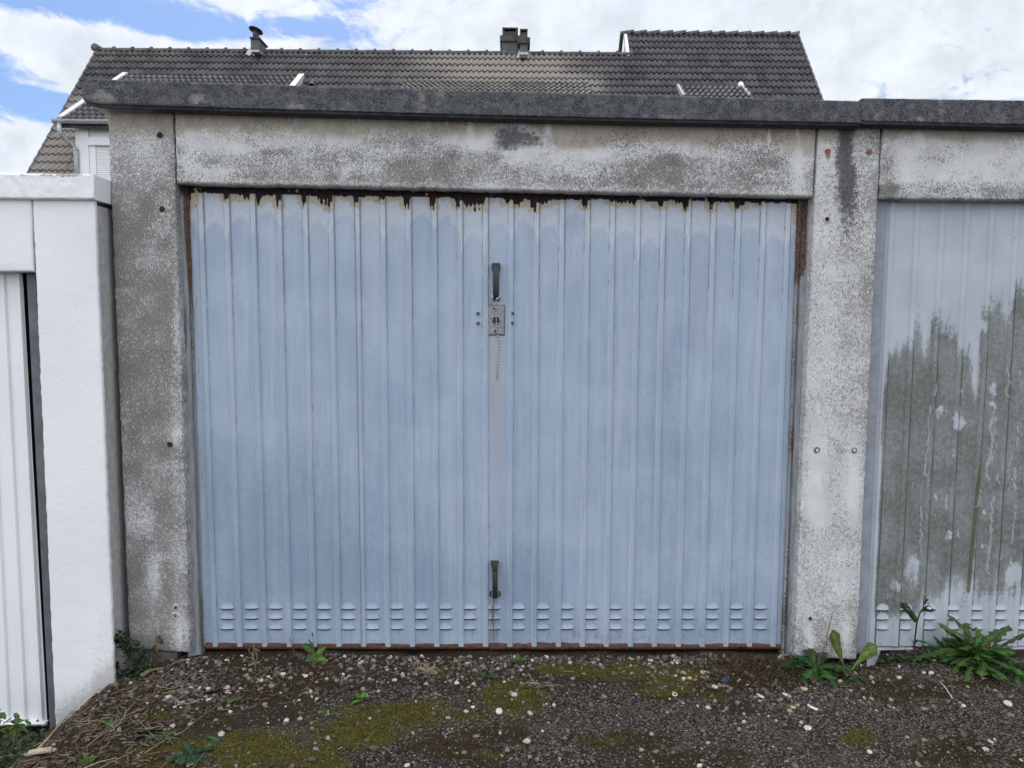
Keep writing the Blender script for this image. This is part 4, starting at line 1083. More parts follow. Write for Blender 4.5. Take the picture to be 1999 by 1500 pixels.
w.add([TLq, TRq, BRq, BLq, TLq+np.array([0, .05, 0]), TRq+np.array([0, .05, 0]), BRq+np.array([0, .05, 0]), BLq+np.array([0, .05, 0])], [(0, 3, 2, 1), (0, 4, 7, 3), (1, 2, 6, 5), (4, 5, 6, 7)])
q = w.build('door_frame', M_GREYFRAME); kids_keep(q, g3)
w = MB(); w.box((-3.6, .012, -.6), (-1.57, .03, 1.6)); q = w.build('door_backing', M_BLACK); kids_keep(q, g3)
w = MB(); w.box((-4.3, 5.3, -.9), (xr-.14, 5.4, TLw[2]-.1)); q = w.build('back_wall', M_SIDE); kids_keep(q, g3)

# ------------------------------------------------------------------ house behind
HO = empty('house', (0, 0, 0))
tag(HO, 'long house behind the garages with steep brown-grey tiled roof and wide dormers', 'house')
hr = np.array([cos(YAW), -sin(YAW), 0]); hf = np.array([sin(YAW), cos(YAW), 0])
def HL(X, Yl, Z):                    # house frame -> world
    X = np.asarray(X, float); Yl = np.asarray(Yl, float); Z = np.asarray(Z, float)
    X, Yl, Z = np.broadcast_arrays(X, Yl, Z)
    return np.stack([CAM[0]+X*hr[0]+Yl*hf[0], CAM[1]+X*hr[1]+Yl*hf[1], CAM[2]+Z], -1)
def hray(px, py):
    v = ray(px, py); return np.array([v@hr, v@hf, v[2]])
HD = 22.0; TH = radians(50.0)
v_ = hray(600, 100); HZ = v_[2]/v_[1]*HD
def onroof(px, py):
    v = hray(px, py); t = (HZ-tan(TH)*HD)/(v[2]-tan(TH)*v[1]); return v*t
def slopecoord(q): return (HZ-q[2])/sin(TH)          # distance down the slope from the low ridge
def tiled(name, X0, X1, s0, s1, zr, yr, th, parent, expo=.30, wave=.1475, amp=.033, light=None, seed=0, verge=True):
    """interlocking wavy tiles laid in courses; s measured down the slope from (yr, zr)"""
    nx = int((X1-X0)/wave*6); xs = np.linspace(X0, X1, nx+1)
    V = []; rows = []
    k0 = int(floor(s0/expo)); k1 = int(math.ceil(s1/expo))
    wv = np.maximum(np.cos(2*pi*xs/wave), -.55)*amp
    wv += .0
    col = []
    for k in range(k0, k1):
        a = max(s0, k*expo); b = min(s1, (k+1)*expo)
        if b-a < .02: continue
        cr = hash2(np.floor(xs/(2*wave)), np.full(xs.shape, k), seed)
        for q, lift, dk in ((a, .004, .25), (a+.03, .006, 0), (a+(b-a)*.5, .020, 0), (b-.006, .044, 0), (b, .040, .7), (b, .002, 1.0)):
            n = wv+lift+(cr-.5)*.006
            y = yr - q*cos(th) - n*sin(th); z = zr - q*sin(th) + n*cos(th)
            V.append(HL(xs, y, z)); rows.append(dk)
            lt = light(xs, np.full(xs.shape, q)) if light else 0*xs
            col.append(np.stack([cr, lt, 0*xs+dk*.8, 0*xs+1], -1))
    V = np.concatenate(V); col = np.concatenate(col); R = len(rows); n1 = nx+1
    i = np.arange(R-1); j = np.arange(nx); I, J = np.meshgrid(i, j, indexing='ij'); a = (I*n1+J).ravel()
    F = np.stack([a, a+n1, a+n1+1, a+1], 1)
    o = link(name, V, F, M_TILE, parent, smooth=True)
    setattr4(o, 'mask', col)
    return o
def lightf(X, s):  # pale lichen by the chimneys; gloss there and sunlit lower left painted in
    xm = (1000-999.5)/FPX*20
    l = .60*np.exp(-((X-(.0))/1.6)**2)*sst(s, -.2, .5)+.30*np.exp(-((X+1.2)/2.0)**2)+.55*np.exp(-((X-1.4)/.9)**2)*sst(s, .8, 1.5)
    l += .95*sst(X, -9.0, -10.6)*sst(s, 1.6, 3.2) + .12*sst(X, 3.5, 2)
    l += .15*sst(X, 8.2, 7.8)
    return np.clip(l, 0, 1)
XL = -11.5; XS = onroof(1228, 104)[0]; XR = 8.02
roof = tiled('roof', XL, XR, .0, 7.4, HZ, HD, TH, HO, light=lightf, seed=3)
upr = onroof(1400, 66); su = slopecoord(upr)
zr2 = HZ - su*sin(TH); yr2 = HD - su*cos(TH)
roof2 = tiled('roof', XS, XR, su, .0, HZ, HD, TH, HO, light=lambda X, s: .1*sst(X, 8.2, 7.8), seed=3)
roof2['label'] = 'taller right-hand section of the tiled roof'
# rear slopes
def quadm(w, pts): w.add(pts, [tuple(range(len(pts)))])
w = MB(); quadm(w, [HL(XL, HD, HZ-.03), HL(XS, HD, HZ-.03), HL(XS, HD+7.4*cos(TH), HZ-7.4*sin(TH)), HL(XL, HD+7.4*cos(TH), HZ-7.4*sin(TH))])
quadm(w, [HL(XS, yr2, zr2-.03), HL(XR, yr2, zr2-.03), HL(XR, yr2+8.3*cos(TH), zr2-8.3*sin(TH)), HL(XS, yr2+8.3*cos(TH), zr2-8.3*sin(TH))])
w.build('rear_roof', M_TILE, HO)
# gable of the taller part, seen as a white barge board
w = MB()
quadm(w, [HL(XS-.02, yr2, zr2-.06), HL(XS-.02, yr2-1.1, zr2-1.1*tan(TH)-.1), HL(XS-.02, yr2+1.1, zr2-1.1*tan(TH)-.1)])
w.build('gable_wall', M_WALLRENDER, HO)
w = MB(); s_ = -su
V = []
for q in (0, s_+.1):
    for (dx_, dn) in ((-.11, .03), (-.11, -.12), (-.06, -.12), (-.03, .03)):
        y = yr2 - q*cos(TH) - dn*sin(TH); z = zr2 - q*sin(TH) + dn*cos(TH); V.append(HL(XS+dx_+.04, y, z))
w.add(V, [(0, 1, 5, 4), (1, 2, 6, 5), (2, 3, 7, 6), (3, 0, 4, 7), (0, 3, 2, 1), (4, 5, 6, 7)]); w.build('barge_board', M_WHITEM, HO)
w = MB(); V = []
for q in (0, s_+.1):
    for (dx_, dn) in ((-.16, .03), (-.16, -.12), (-.05, .03)):
        y = yr2 + q*cos(TH) + dn*sin(TH)+.12; z = zr2 - q*sin(TH) + dn*cos(TH); V.append(HL(XS+dx_, y, z))
w.add(V, [(0, 1, 4, 3), (1, 2, 5, 4), (2, 0, 3, 5), (0, 2, 1), (3, 4, 5)]); w.build('barge_board', M_CHIMD, HO)
# ridge tiles
def ridge(X0, X1, y, z, step, flip=False, r=.085):
    w = MB(); x = X0
    while x < X1-.05:
        L = min(step, X1-x); n = 8
        st_ = [(0, r*.98, 0), (L*.86, r*1.02, .004), (L*.87, r*1.32, .012), (L*.97, r*1.32, .016), (L, r*1.0, .006)]
        if flip: st_ = [(0, r*1.0, .0), (L*.9, r*1.12, .040), (L, r*1.12, .045), (L, r*.9, .0)]
        V = []
        for (dx_, rr, up_) in st_:
            for k in range(n+1):
                an = pi*(-.12+1.24*k/n); V.append(HL(x+dx_, y-rr*cos(an), z+rr*sin(an)*.85+up_-.02))
        F = [(i*(n+1)+k, i*(n+1)+k+1, (i+1)*(n+1)+k+1, (i+1)*(n+1)+k) for i in range(len(st_)-1) for k in range(n)]
        w.add(V, F, smooth=True); x += L
    return w
ridge(XL-.05, XS+.1, HD, HZ, .515).build('ridge_tiles', M_RIDGE, HO)
ridge(XS-.16, XR+.05, yr2, zr2, .37, True, .085).build('ridge_tiles', M_RIDGE, HO)
w = MB(); w.tube([HL(XL-.06, HD-.14, HZ+.02), HL(XL-.04, HD+.14, HZ+.02)], .11, 10); w.build('ridge_end_tile', M_RIDGE, HO)
# verges
for X, a0 in ((XL-.03, 0.), (XR+.0, su)):
    w = MB(); V = []
    k = 0; q = a0
    while q < 7.3:
        for (dx_, dn) in ((0, .055), (0, -.14), (.05, -.14), (.05, .055)):
            for qq, ex in ((q, 0), (q+.30, .02)):
                n = dn+ex*(dn > 0); V.append(HL(X+dx_-.02, HD-qq*cos(TH)-n*sin(TH), HZ-qq*sin(TH)+n*cos(TH)))
        b0 = k*8
        w_f = [(b0, b0+2, b0+3, b0+1), (b0+2, b0+4, b0+5, b0+3), (b0+4, b0+6, b0+7, b0+5), (b0+6, b0, b0+1, b0+7), (b0, b0+6, b0+4, b0+2), (b0+1, b0+3, b0+5, b0+7)]
        w.f.extend(w_f); w.sm.extend([False]*6); k += 1; q += .30
    w.v = [tuple(map(float, p)) for p in V]; w.c = [(.5, .35, 0, 1)]*len(V)
    w.build('verge_tiles', M_TILE, HO)
# walls of the house below
zg = -1.6
ye = HD-7.1*cos(TH); ze = HZ-7.1*sin(TH)
w = MB()
def hbox(w, x0, x1, y0, y1, z0, z1):
    V = [HL(x, y, z) for x in (x0, x1) for y in (y0, y1) for z in (z0, z1)]
    w.add(V, [(0, 1, 3, 2), (4, 6, 7, 5), (0, 4, 5, 1), (2, 3, 7, 6), (0, 2, 6, 4), (1, 5, 7, 3)])
hbox(w, XL+.2, XR-.2, ye+.3, HD+7.1*cos(TH)-.3, zg, ze-.1)
for X in (XL+.15, XR-.15):
    quadm(w, [HL(X, ye+.3, ze-.1), HL(X, HD, HZ-.25), HL(X, HD+6.8*cos(TH), ze-.1)])
w.build('wall', M_WALLRENDER, HO)

# dormers: lower-pitched tiled roofs springing from the main slope
PD = radians(32)
def dormer(xa, xb, ytop, seed, flash=(True, True), expo=.30, eave=None, lt=0.0):
    a = onroof(xa, ytop[0]); b = onroof(xb, ytop[1])
    yj = (a[1]+b[1])/2; zj = (a[2]+b[2])/2; L = eave if eave else 2.4
    X0, X1 = a[0], b[0]
    o = tiled('dormer_roof', X0, X1, .0, L, zj+.06, yj, PD, HO, expo=expo, light=lambda X, s: 0*X+lt, seed=seed)
    for X, f in ((X0-.02, flash[0]), (X1-.02, flash[1])):
        if not f: continue
        w = MB(); V = []
        for q in (-.03, L if X < 0 and f == 1 else .9):
            for (dx_, dn) in (((-.06, .085), (-.06, -.08), (.08, -.08), (.08, .085)) if f != 2 else ((-.03, .05), (-.03, -.08), (.04, -.08), (.04, .05))):
                V.append(HL(X+dx_, yj-q*cos(PD)-dn*sin(PD), zj+.06-q*sin(PD)+dn*cos(PD)))
        w.add(V, [(0, 1, 5, 4), (1, 2, 6, 5), (2, 3, 7, 6), (3, 0, 4, 7), (0, 3, 2, 1), (4, 5, 6, 7)])
        w.build('dormer_flashing', M_ZINC if f == 2 else M_FLASH, HO)
    return X0, X1, yj, zj, L
eL = onroof(248, 153)
A = dormer(246, 590, (152, 155), 21, (True, 1), eave=3.62, lt=.25)
B_ = dormer(790, 1146, (160, 162), 22, (False, False), eave=2.4, lt=.45)
C_ = dormer(1324, 1450, (172, 174), 23, (2, 2), eave=2.0, lt=.25)
for (X0, X1, yj, zj, L) in (A, B_, C_):
    yf = yj-L*cos(PD)+.28; zf = zj-L*sin(PD)+.1
    w = MB(); hbox(w, X0+.14, X1-.12, yf, yf+.12, HZ-(HD-yf)*tan(TH)-.05, zf+.02)
    for X in (X0+.14, X1-.18):
        V = []
        for xx in (X, X+.05): V += [HL(xx, yf+.12, zf), HL(xx, yf+.12, HZ-(HD-yf-.12)*tan(TH)-.05), HL(xx, yj+.05, zj)]
        w.add(V, [(0, 1, 2), (3, 5, 4), (0, 3, 4, 1), (0, 2, 5, 3), (1, 4, 5, 2)])
    w.build('dormer_wall', M_WALLRENDER if X0 > -5 else M_WHITEM, HO)
# gutter, window with rolling shutter on the left dormer
X0, X1, yj, zj, L = A
ye_ = yj-L*cos(PD); ze_ = zj+.06-L*sin(PD)
w = MB(); V = []; n = 8
for X in (X0-.16, X1+.1):
    for k in range(n+1):
        an = pi+pi*k/n; V.append(HL(X, ye_-.07+.075*cos(an), ze_-.01+.09*sin(an)))
w.add(V, [(k, k+1, n+2+k, n+1+k) for k in range(n)]+[tuple(range(n+1))], smooth=False)
w.build('gutter', M_ZINC, HO)
w = MB(); hbox(w, X0-.05, X1, ye_+.02, ye_+.05, ze_-.17, ze_-.02); w.build('fascia_board', M_CHIMD, HO)
w = MB(); gx_ = X0-.02
yw = ye_+.28
w.tube([HL(gx_, ye_-.07, ze_-.08), HL(gx_, ye_-.07, ze_-.28), HL(gx_+.06, ye_+.0, ze_-.40), HL(gx_+.17, yw-.10, ze_-.55), HL(gx_+.21, yw-.09, ze_-.65), HL(gx_+.21, yw-.09, ze_-2.3)], .052, 10)
for z in (.62, 1.55): w.tube([HL(gx_+.21, yw-.09, ze_-z), HL(gx_+.21, yw-.09, ze_-z-.03)], .06, 10)
w.build('downpipe', M_ZINC, HO)
w = MB(); hbox(w, X0+.26, X0+.47, yw-.06, yw+.02, ze_-2.4, ze_-.14); w.build('corner_trim', M_WHITEM, HO)
win = MB(); hbox(win, X0+.475, X0+.62, yw-.045, yw+.02, ze_-2.4, ze_-.52); hbox(win, X0+2.1, X0+2.25, yw-.045, yw+.02, ze_-2.4, ze_-.52)
wo = win.build('window', M_WHITEM, HO)
w = MB(); hbox(w, X0+.475, X0+2.25, yw-.10, yw+.02, ze_-.52, ze_-.34); w.build('shutter_box', M_WHITEM, wo)
w = MB(); z = ze_-.53
while z > ze_-2.35:
    V = []
    for X in (X0+.622, X0+2.098):
        V += [HL(X, yw-.012, z), HL(X, yw-.026, z-.012), HL(X, yw-.026, z-.034), HL(X, yw-.012, z-.046), HL(X, yw-.010, z-.050)]
    w.add(V, [(0, 5, 6, 1), (1, 6, 7, 2), (2, 7, 8, 3), (3, 8, 9, 4)]); z -= .0505
w.build('roller_shutter', M_WHITEM, wo)
w = MB(); p0 = HL(gx_+.16, yw-.1, ze_-.75); p1 = HL(gx_-.35, yw-.4, ze_-2.0); w.tube([p0, (p0+p1)/2+np.array([0, 0, -.03]), p1], .008, 5); w.build('cable', M_STEEL, HO)

# chimneys and vent
def hpt(px, py, Yl):
    v = hray(px, py); return v*(Yl/v[1])
def hb(w, x0, x1, ytop, ybot, Yf, d):
    a = hpt(x0, ybot, Yf); b = hpt(x1, ytop, Yf); hbox(w, a[0], b[0], Yf, Yf+d, a[2], b[2])
w = MB(); hb(w, 979, 1015, 72, 110, HD-.05, .9); ch = w.build('chimney', M_CHIM, HO)
w = MB(); hb(w, 976, 1014.5, 68.5, 79, HD-.12, 1.0); w.build('chimney_collar', M_CHIMD, ch)
w = MB(); hb(w, 981, 985, 53, 67.5, HD, .8); hb(w, 1007, 1011, 53, 67.5, HD, .8); hb(w, 980.5, 1011.5, 53, 55.5, HD-.03, .85); hb(w, 984, 1008, 61, 68.5, HD+.02, .06); hb(w, 984, 1008, 55.5, 68.4, HD+.5, .06); w.build('chimney_cap', M_CHIMD, ch)
w = MB(); hb(w, 1014.8, 1030, 76, 112, HD-.35, .62); ch2 = w.build('chimney', M_CHIM, HO); ch2['label'] = 'narrow chimney beside the wide one'
w = MB(); hb(w, 1010.5, 1035, 72, 83, HD-.42, .76); w.build('chimney_collar', M_CHIMD, ch2)
w = MB(); hb(w, 1015.5, 1018, 55.5, 71.8, HD-.3, .5); hb(w, 1027, 1030, 55.5, 71.8, HD-.3, .5); hb(w, 1015, 1030.3, 55.5, 58, HD-.33, .56); hb(w, 1017.5, 1028, 63, 71.8, HD-.28, .06); hb(w, 1017.5, 1028, 58, 71, HD+.1, .06); w.build('chimney_cap', M_CHIMD, ch2)
def flashing(xa, xb, yt, yb, name, par):
    a = onroof(xa-2, yb); b = onroof(xb+2, yb); t = onroof((xa+xb)/2, yt)
    w = MB(); V = []; nn = 16
    for j, (q, lift) in enumerate(((0, .10), (.35, .07), (.75, .055), (1, .045))):
        for i in range(nn+1):
            u = i/nn; sp = .75+.25*q
            X = (a[0]+b[0])/2+(u-.5)*(b[0]-a[0])*sp*(1.15 if j else 1)
            y = t[1]*(1-q)+a[1]*q; z = t[2]*(1-q)+a[2]*q; l = lift+.02*cos(2*pi*X/.1475)*q+.01*sin(13*u)
            V.append(HL(X, y-l*sin(TH), z+l*cos(TH)))
    w.add(V, [(j*(nn+1)+i, (j+1)*(nn+1)+i, (j+1)*(nn+1)+i+1, j*(nn+1)+i+1) for j in range(3) for i in range(nn)], smooth=True)
    w.build(name, M_ZINC, par)
flashing(1012, 1034, 104, 115, 'chimney_flashing', ch2)
w = MB(); hb(w, 1014.2, 1030.6, 101.5, 105.5, HD-.37, .2); w.build('chimney_flashing', M_ZINC, ch2)
w = MB(); hb(w, 489.5, 505, 74, 99, HD-.45, .62); vs = w.build('vent_stack', M_CHIM, HO)
w = MB(); hb(w, 487, 506.5, 71.5, 74, HD-.5, .74); w.build('stack_collar', M_CHIMD, vs)
w = MB(); c = hpt(499.5, 68, HD-.15); w.tube([HL(c[0], c[1], c[2]-.12), HL(c[0], c[1], c[2]+.12)], .085, 14); w.build('flue', M_STEEL, vs)
w = MB(); c = hpt(499.5, 59.5, HD-.15)
def tilt(dx_, dy_, up_=0): return HL(c[0]+dx_, c[1]+dy_, c[2]+up_-dx_*.22-dy_*.25)
V = [tilt(.185*cos(2*pi*k/20), .185*sin(2*pi*k/20)) for k in range(20)]+[tilt(.185*cos(2*pi*k/20), .185*sin(2*pi*k/20), .015) for k in range(20)]+[tilt(0, 0, .05)]
w.add(V, [tuple(range(19, -1, -1))]+[(k, (k+1) % 20, 20+(k+1) % 20, 20+k) for k in range(20)]+[(20+k, 20+(k+1) % 20, 40) for k in range(20)]); w.build('rain_cap', M_STEEL, vs)
flashing(484, 510, 99, 110, 'stack_flashing', vs)
w = MB(); hb(w, 489.2, 505.4, 97, 100.5, HD-.47, .3); w.build('stack_flashing', M_ZINC, vs)
q_ = onroof(1446, 168); w = MB(); V = [HL(q_[0]+dx_, q_[1]-dn*sin(TH)-s*cos(TH), q_[2]+dn*cos(TH)-s*sin(TH)) for s in (-.07, .09) for dx_, dn in ((-.08, .03), (-.04, .09), (.04, .09), (.08, .03))]
w.add(V, [(0, 4, 5, 1), (1, 5, 6, 2), (2, 6, 7, 3), (0, 1, 2, 3), (4, 7, 6, 5)]); w.build('roof_vent_tile', M_WHITEM, HO)
q_ = onroof(610, 166); w = MB(); V = []
for k in range(9):
    an = pi*k/8
    for s, rr in ((.1, .10), (-.22, .03)): V.append(HL(q_[0]+rr*cos(an), q_[1]-s*cos(TH)-(.03+rr*sin(an))*sin(TH), q_[2]-s*sin(TH)+(.03+rr*sin(an))*cos(TH)))
w.add(V, [(2*k, 2*k+1, 2*k+3, 2*k+2) for k in range(8)], c=(.6, .2, 0, 1), smooth=True); w.build('roof_vent_tile', M_TILE, HO)

# ------------------------------------------------------------------ stones
ICO_V = None
def ico():
    t = (1+5**.5)/2; v = np.array([(-1, t, 0), (1, t, 0), (-1, -t, 0), (1, -t, 0), (0, -1, t), (0, 1, t), (0, -1, -t), (0, 1, -t), (t, 0, -1), (t, 0, 1), (-t, 0, -1), (-t, 0, 1)], float)
    f = [(0, 11, 5), (0, 5, 1), (0, 1, 7), (0, 7, 10), (0, 10, 11), (1, 5, 9), (5, 11, 4), (11, 10, 2), (10, 7, 6), (7, 1, 8), (3, 9, 4), (3, 4, 2), (3, 2, 6), (3, 6, 8), (3, 8, 9), (4, 9, 5), (2, 4, 11), (6, 2, 10), (8, 6, 7), (9, 8, 1)]
    return v/np.linalg.norm(v[0]), np.array(f)
IV, IF = ico()
def ico2():
    V = [tuple(x) for x in IV]; cache = {}; F = []
    def mid(a, b):
        k = (min(a, b), max(a, b))
        if k not in cache:
            m_ = (np.array(V[a])+np.array(V[b]))/2; V.append(tuple(m_/np.linalg.norm(m_))); cache[k] = len(V)-1
        return cache[k]
    for a, b, c in IF:
        x, y, z = mid(a, b), mid(b, c), mid(c, a); F += [(a, x, z), (b, y, x), (c, z, y), (x, y, z)]
    return np.array(V), np.array(F)
IV2, IF2 = ico2()
def stone_shape(base, size, seed, r):
    v = base.copy()
    for _ in range(5):          # cut random facets: angular gravel
        d = r.normal(size=3); d /= np.linalg.norm(d); h = .45+.4*r.random()
        q = v@d; v -= np.outer(np.clip(q-h, 0, None), d)
    sc = np.array([1, .65+.5*r.random(), .5+.3*r.random()])
    v = v*sc*size; a = r.random()*2*pi; R = np.array([[cos(a), -sin(a), 0], [sin(a), cos(a), 0], [0, 0, 1]])
    tl = (r.random()-.5)*.8; T_ = np.array([[1, 0, 0], [0, cos(tl), -sin(tl)], [0, sin(tl), cos(tl)]])
    return v@T_.T@R.T
def pebble_cloud(name, n, dens, smin, smax, colf, material, base=(IV, IF), label=None, cat=None, seed=5, lift=.3, bounds=(-1.95, 2.0, -.98, .04)):
    r = np.random.default_rng(seed); Vs = []; Fs = []; Cs = []; k = 0
    X = r.uniform(bounds[0], bounds[1], n*8); Y = r.uniform(bounds[2], bounds[3], n*8)
    pts = np.stack([X, Y, gz(X, Y)], 1); d = dens(pts); keep = r.random(len(X)) < d
    pts = pts[keep][:n]
    nb = len(base[0])
    for p in pts:
        s = smin+(smax-smin)*r.random()**2.2
        v = stone_shape(base[0], s, 0, r)+p+np.array([0, 0, s*lift])
        Vs.append(v); Fs.append(base[1]+k*nb); c = colf(r, p); Cs.append(np.tile(c, (nb, 1))); k += 1
    o = link(name, np.concatenate(Vs), np.concatenate(Fs), material, smooth=False)
    setattr4(o, 'mask', np.concatenate(Cs)); return tag(o, label, cat, kind='stuff')
def dens_gravel(p):
    mo_, so2, br_, _ = ground_fields(p); px, py = proj(p)
    band = sst(py, 1400, 1290)*(.25+.75*sst(fbm(p[:, 0]*6, p[:, 1]*6, 71, 3), .4, .6))
    b2 = gau(px, py, 1560, 1370, 110, 22)*.55+gau(px, py, 800, 1300, 90, 18)*.6+gau(px, py, 360, 1350, 70, 40)*.9+gau(px, py, 1130, 1290, 200, 10)*.6
    return np.clip((band*.55*so2+.06+b2)*(1-.6*np.clip(mo_, 0, 1)), 0, 1)*(p[:, 1] < .03)
def col_gravel(r, p):
    u = r.random()
    if u < .09: c = np.array([.40, .38, .34])
    elif u < .20: c = np.array([.23, .17, .12])
    elif u < .35: c = np.array([.17, .16, .17])
    else: c = np.array([.085, .072, .060])
    c = c*(.6+.8*r.random())*np.array([1, .97+.05*r.random(), .93+.1*r.random()]); return np.append(c, 1)
pebble_cloud('gravel', 5600, dens_gravel, .0028, .0135, col_gravel, M_STONE, label='loose grey and brown gravel and grit lying along the foot of the garages', cat='gravel')
def dens_grit(p):
    mo_, so2, br_, _ = ground_fields(p); return np.clip(.55*(1-so2)+.25, 0, 1)*(1-.7*np.clip(mo_, 0, 1))
pebble_cloud('asphalt_grit', 9000, dens_grit, .0018, .0045, lambda r, p: np.append(np.array([.13, .127, .12])*(.5+1.3*r.random()), 1), M_STONE, label='fine worn asphalt chippings standing proud of the ground', cat='grit', seed=17, lift=.15)

# larger pale stones, each one a thing
PALE = [(640, 1444, 8, 'white pebble on the moss at lower left of centre'), (1004, 1360, 9, 'pale upright stone on the moss patch below the lower door handle'), (1028, 1450, 9, 'flat white oval stone alone on the asphalt near the bottom centre'),
        (980, 1478, 5, 'small round white stone nearest the bottom edge at centre'), (1382, 1453, 6, 'white five-sided chip on bare asphalt right of centre'), (1577, 1424, 9, 'bright white angular stone on asphalt straight below the whitish post'),
        (1698, 1471, 7, 'white stone nearest the bottom edge at right'), (1967, 1377, 9, 'large cream stone on the asphalt near the right edge'), (1880, 1381, 6, 'small flat whitish stone left of the large cream stone at right'), (1570, 1348, 9, 'bright white upright stone between the stonecrop and the post dandelion'),
        (1640, 1333, 7, 'white chip touching the tips of the post dandelion'), (1755, 1325, 6, 'white stone on the asphalt between the two dandelions'), (1803, 1315, 5, 'small white stone just above the bleached twig'), (337, 1421, 7, 'white oval stone beside the fuzzy grey-green leaf'),
        (268, 1480, 7, 'bright white stone at the bottom left, right of the straw'), (232, 1428, 7, 'bluish white round stone on the straw bank'), (371, 1347, 9, 'largest white stone of the cluster below the left post'), (356, 1354, 6, 'small bright white stone at the front of the cluster below the left post'),
        (390, 1346, 7, 'triangular white stone at the right of the cluster below the left post'), (510, 1331, 8, 'elongated cream stone in the soil below the left part of the blue door'), (442, 1345, 8, 'long pale stone lying left above the small olive rosette'), (553, 1318, 7, 'white angular stone on brown soil left of the nettle'),
        (560, 1410, 9, 'cream kidney shaped stone on bare asphalt at lower left'), (372, 1496, 10, 'large white stone cut by the bottom edge under the bluish rosette'), (606, 1353, 7, 'pale striped stone of a row of three left of the seedling'), (975, 1392, 10, 'pale block shaped stone right of the brown chips below the moss patch'),
        (923, 1383, 6, 'small white stone left of the pale block shaped stone'), (770, 1330, 7, 'pale stone in the gravel left of the dead grass tuft base'), (891, 1335, 7, 'white stone in front of the dead grass tuft'), (912, 1288, 8, 'large white stone in the gravel left of the lower handle roots'),
        (1112, 1285, 8, 'white stone against the red door rail right of centre'), (1346, 1327, 7, 'white stone at the left rim of the stonecrop'), (706, 1281, 7, 'white stone close under the blue door right of the nettle')]
rs_ = np.random.default_rng(99)
for (x, y, s, lab) in PALE:
    p = G(x, y); sz = s/FPX*np.linalg.norm(p-CAM)*.72
    v = stone_shape(IV2, sz, 0, rs_); v[:, 2] -= v[:, 2].min()*0+0; m_ = MB()
    c = np.array([.54, .52, .475])*(.65+.45*rs_.random())
    if rs_.random() < .2: c = np.array([.45, .34, .2])*(.8+.3*rs_.random())
    m_.add(v, [tuple(f) for f in IF2], (float(c[0]), float(c[1]), float(c[2]), 1.0))
    o = m_.build('pale_stone', M_STONE); o.location = (p[0], p[1], p[2]+sz*.28)
    tag(o, lab, 'stone', 'pale stones scattered on the ground')
for (x, y, s, c, lab) in [(348, 1336, 13, (.10, .10, .115), 'flat slate grey stone left of the pale stone cluster by the left post'), (587, 1336, 10, (.055, .05, .05), 'dark brown flat stone below the young nettle'), (530, 1341, 8, (.25, .19, .12), 'tan oval pebble in front of the blue door'),
                        (372, 1416, 7, (.33, .22, .15), 'salmon pink chip beside a white stone at lower left'), (1547, 1383, 7, (.45, .35, .16), 'yellowish oval pebble on the asphalt before the right post'), (1612, 1384, 6, (.45, .38, .2), 'cream yellow pebble right of the shell fragment'),
                        (930, 1440, 8, (.22, .15, .08), 'brown flat pebble lying on the asphalt at bottom centre'), (1303, 1393, 6, (.30, .18, .08), 'orange brown pebble lying right of bottom centre'), (1805, 1387, 8, (.24, .17, .13), 'reddish brown oval pebble on the asphalt at right'), (905, 1472, 7, (.26, .15, .08), 'brown chip near the bottom edge left of centre'),
                        (425, 1252+5, 9, (.13, .12, .1), 'flat grey stone wedged under the left end of the blue door')]:
    p = G(x, y); sz = s/FPX*np.linalg.norm(p-CAM)*.85; v = stone_shape(IV2, sz, 0, rs_); v[:, 2] *= .6; m_ = MB(); m_.add(v, [tuple(f) for f in IF2], (*c, 1.0))
    o = m_.build('pebble', M_STONE); o.location = (p[0], p[1], p[2]+sz*.2); tag(o, lab, 'pebble')
# shells: ring-shaped halves
def shell(x, y, s, lab):
    p = G(x, y); sz = s/FPX*np.linalg.norm(p-CAM); w = MB(); V = []; n = 16
    for k in range(n):
        an = 2*pi*k/n
        for (rr, z) in ((1, 0), (.98, .35), (.72, .42), (.55, .05)): V.append((sz*rr*cos(an)*1.25, sz*rr*sin(an), sz*z))
    V.append((0, 0, 0)); F = [(k*4+j, ((k+1) % n)*4+j, ((k+1) % n)*4+j+1, k*4+j+1) for k in range(n) for j in range(3)]+[(k*4+3, ((k+1) % n)*4+3, 4*n) for k in range(n)]
    c = [(.62, .60, .56, 1), (.66, .64, .6, 1), (.55, .5, .42, 1), (.10, .085, .06, 1)]*n+[(.06, .05, .04, 1)]
    w.add(V, F, c); o = w.build('shell_fragment', M_STONE); o.location = tuple(p+np.array([0, 0, .001])); o.rotation_euler = (.35, 0, random.random()*3); tag(o, lab, 'shell')
shell(1484, 1361, 6, 'white half shell leftmost on the asphalt before the right post'); shell(1535, 1359, 6, 'greyish half shell in the middle before the right post'); shell(1587, 1384, 8.5, 'largest beige half shell on the asphalt before the right post'); shell(1317, 1358, 4.5, 'tiny half shell on the asphalt right of centre')

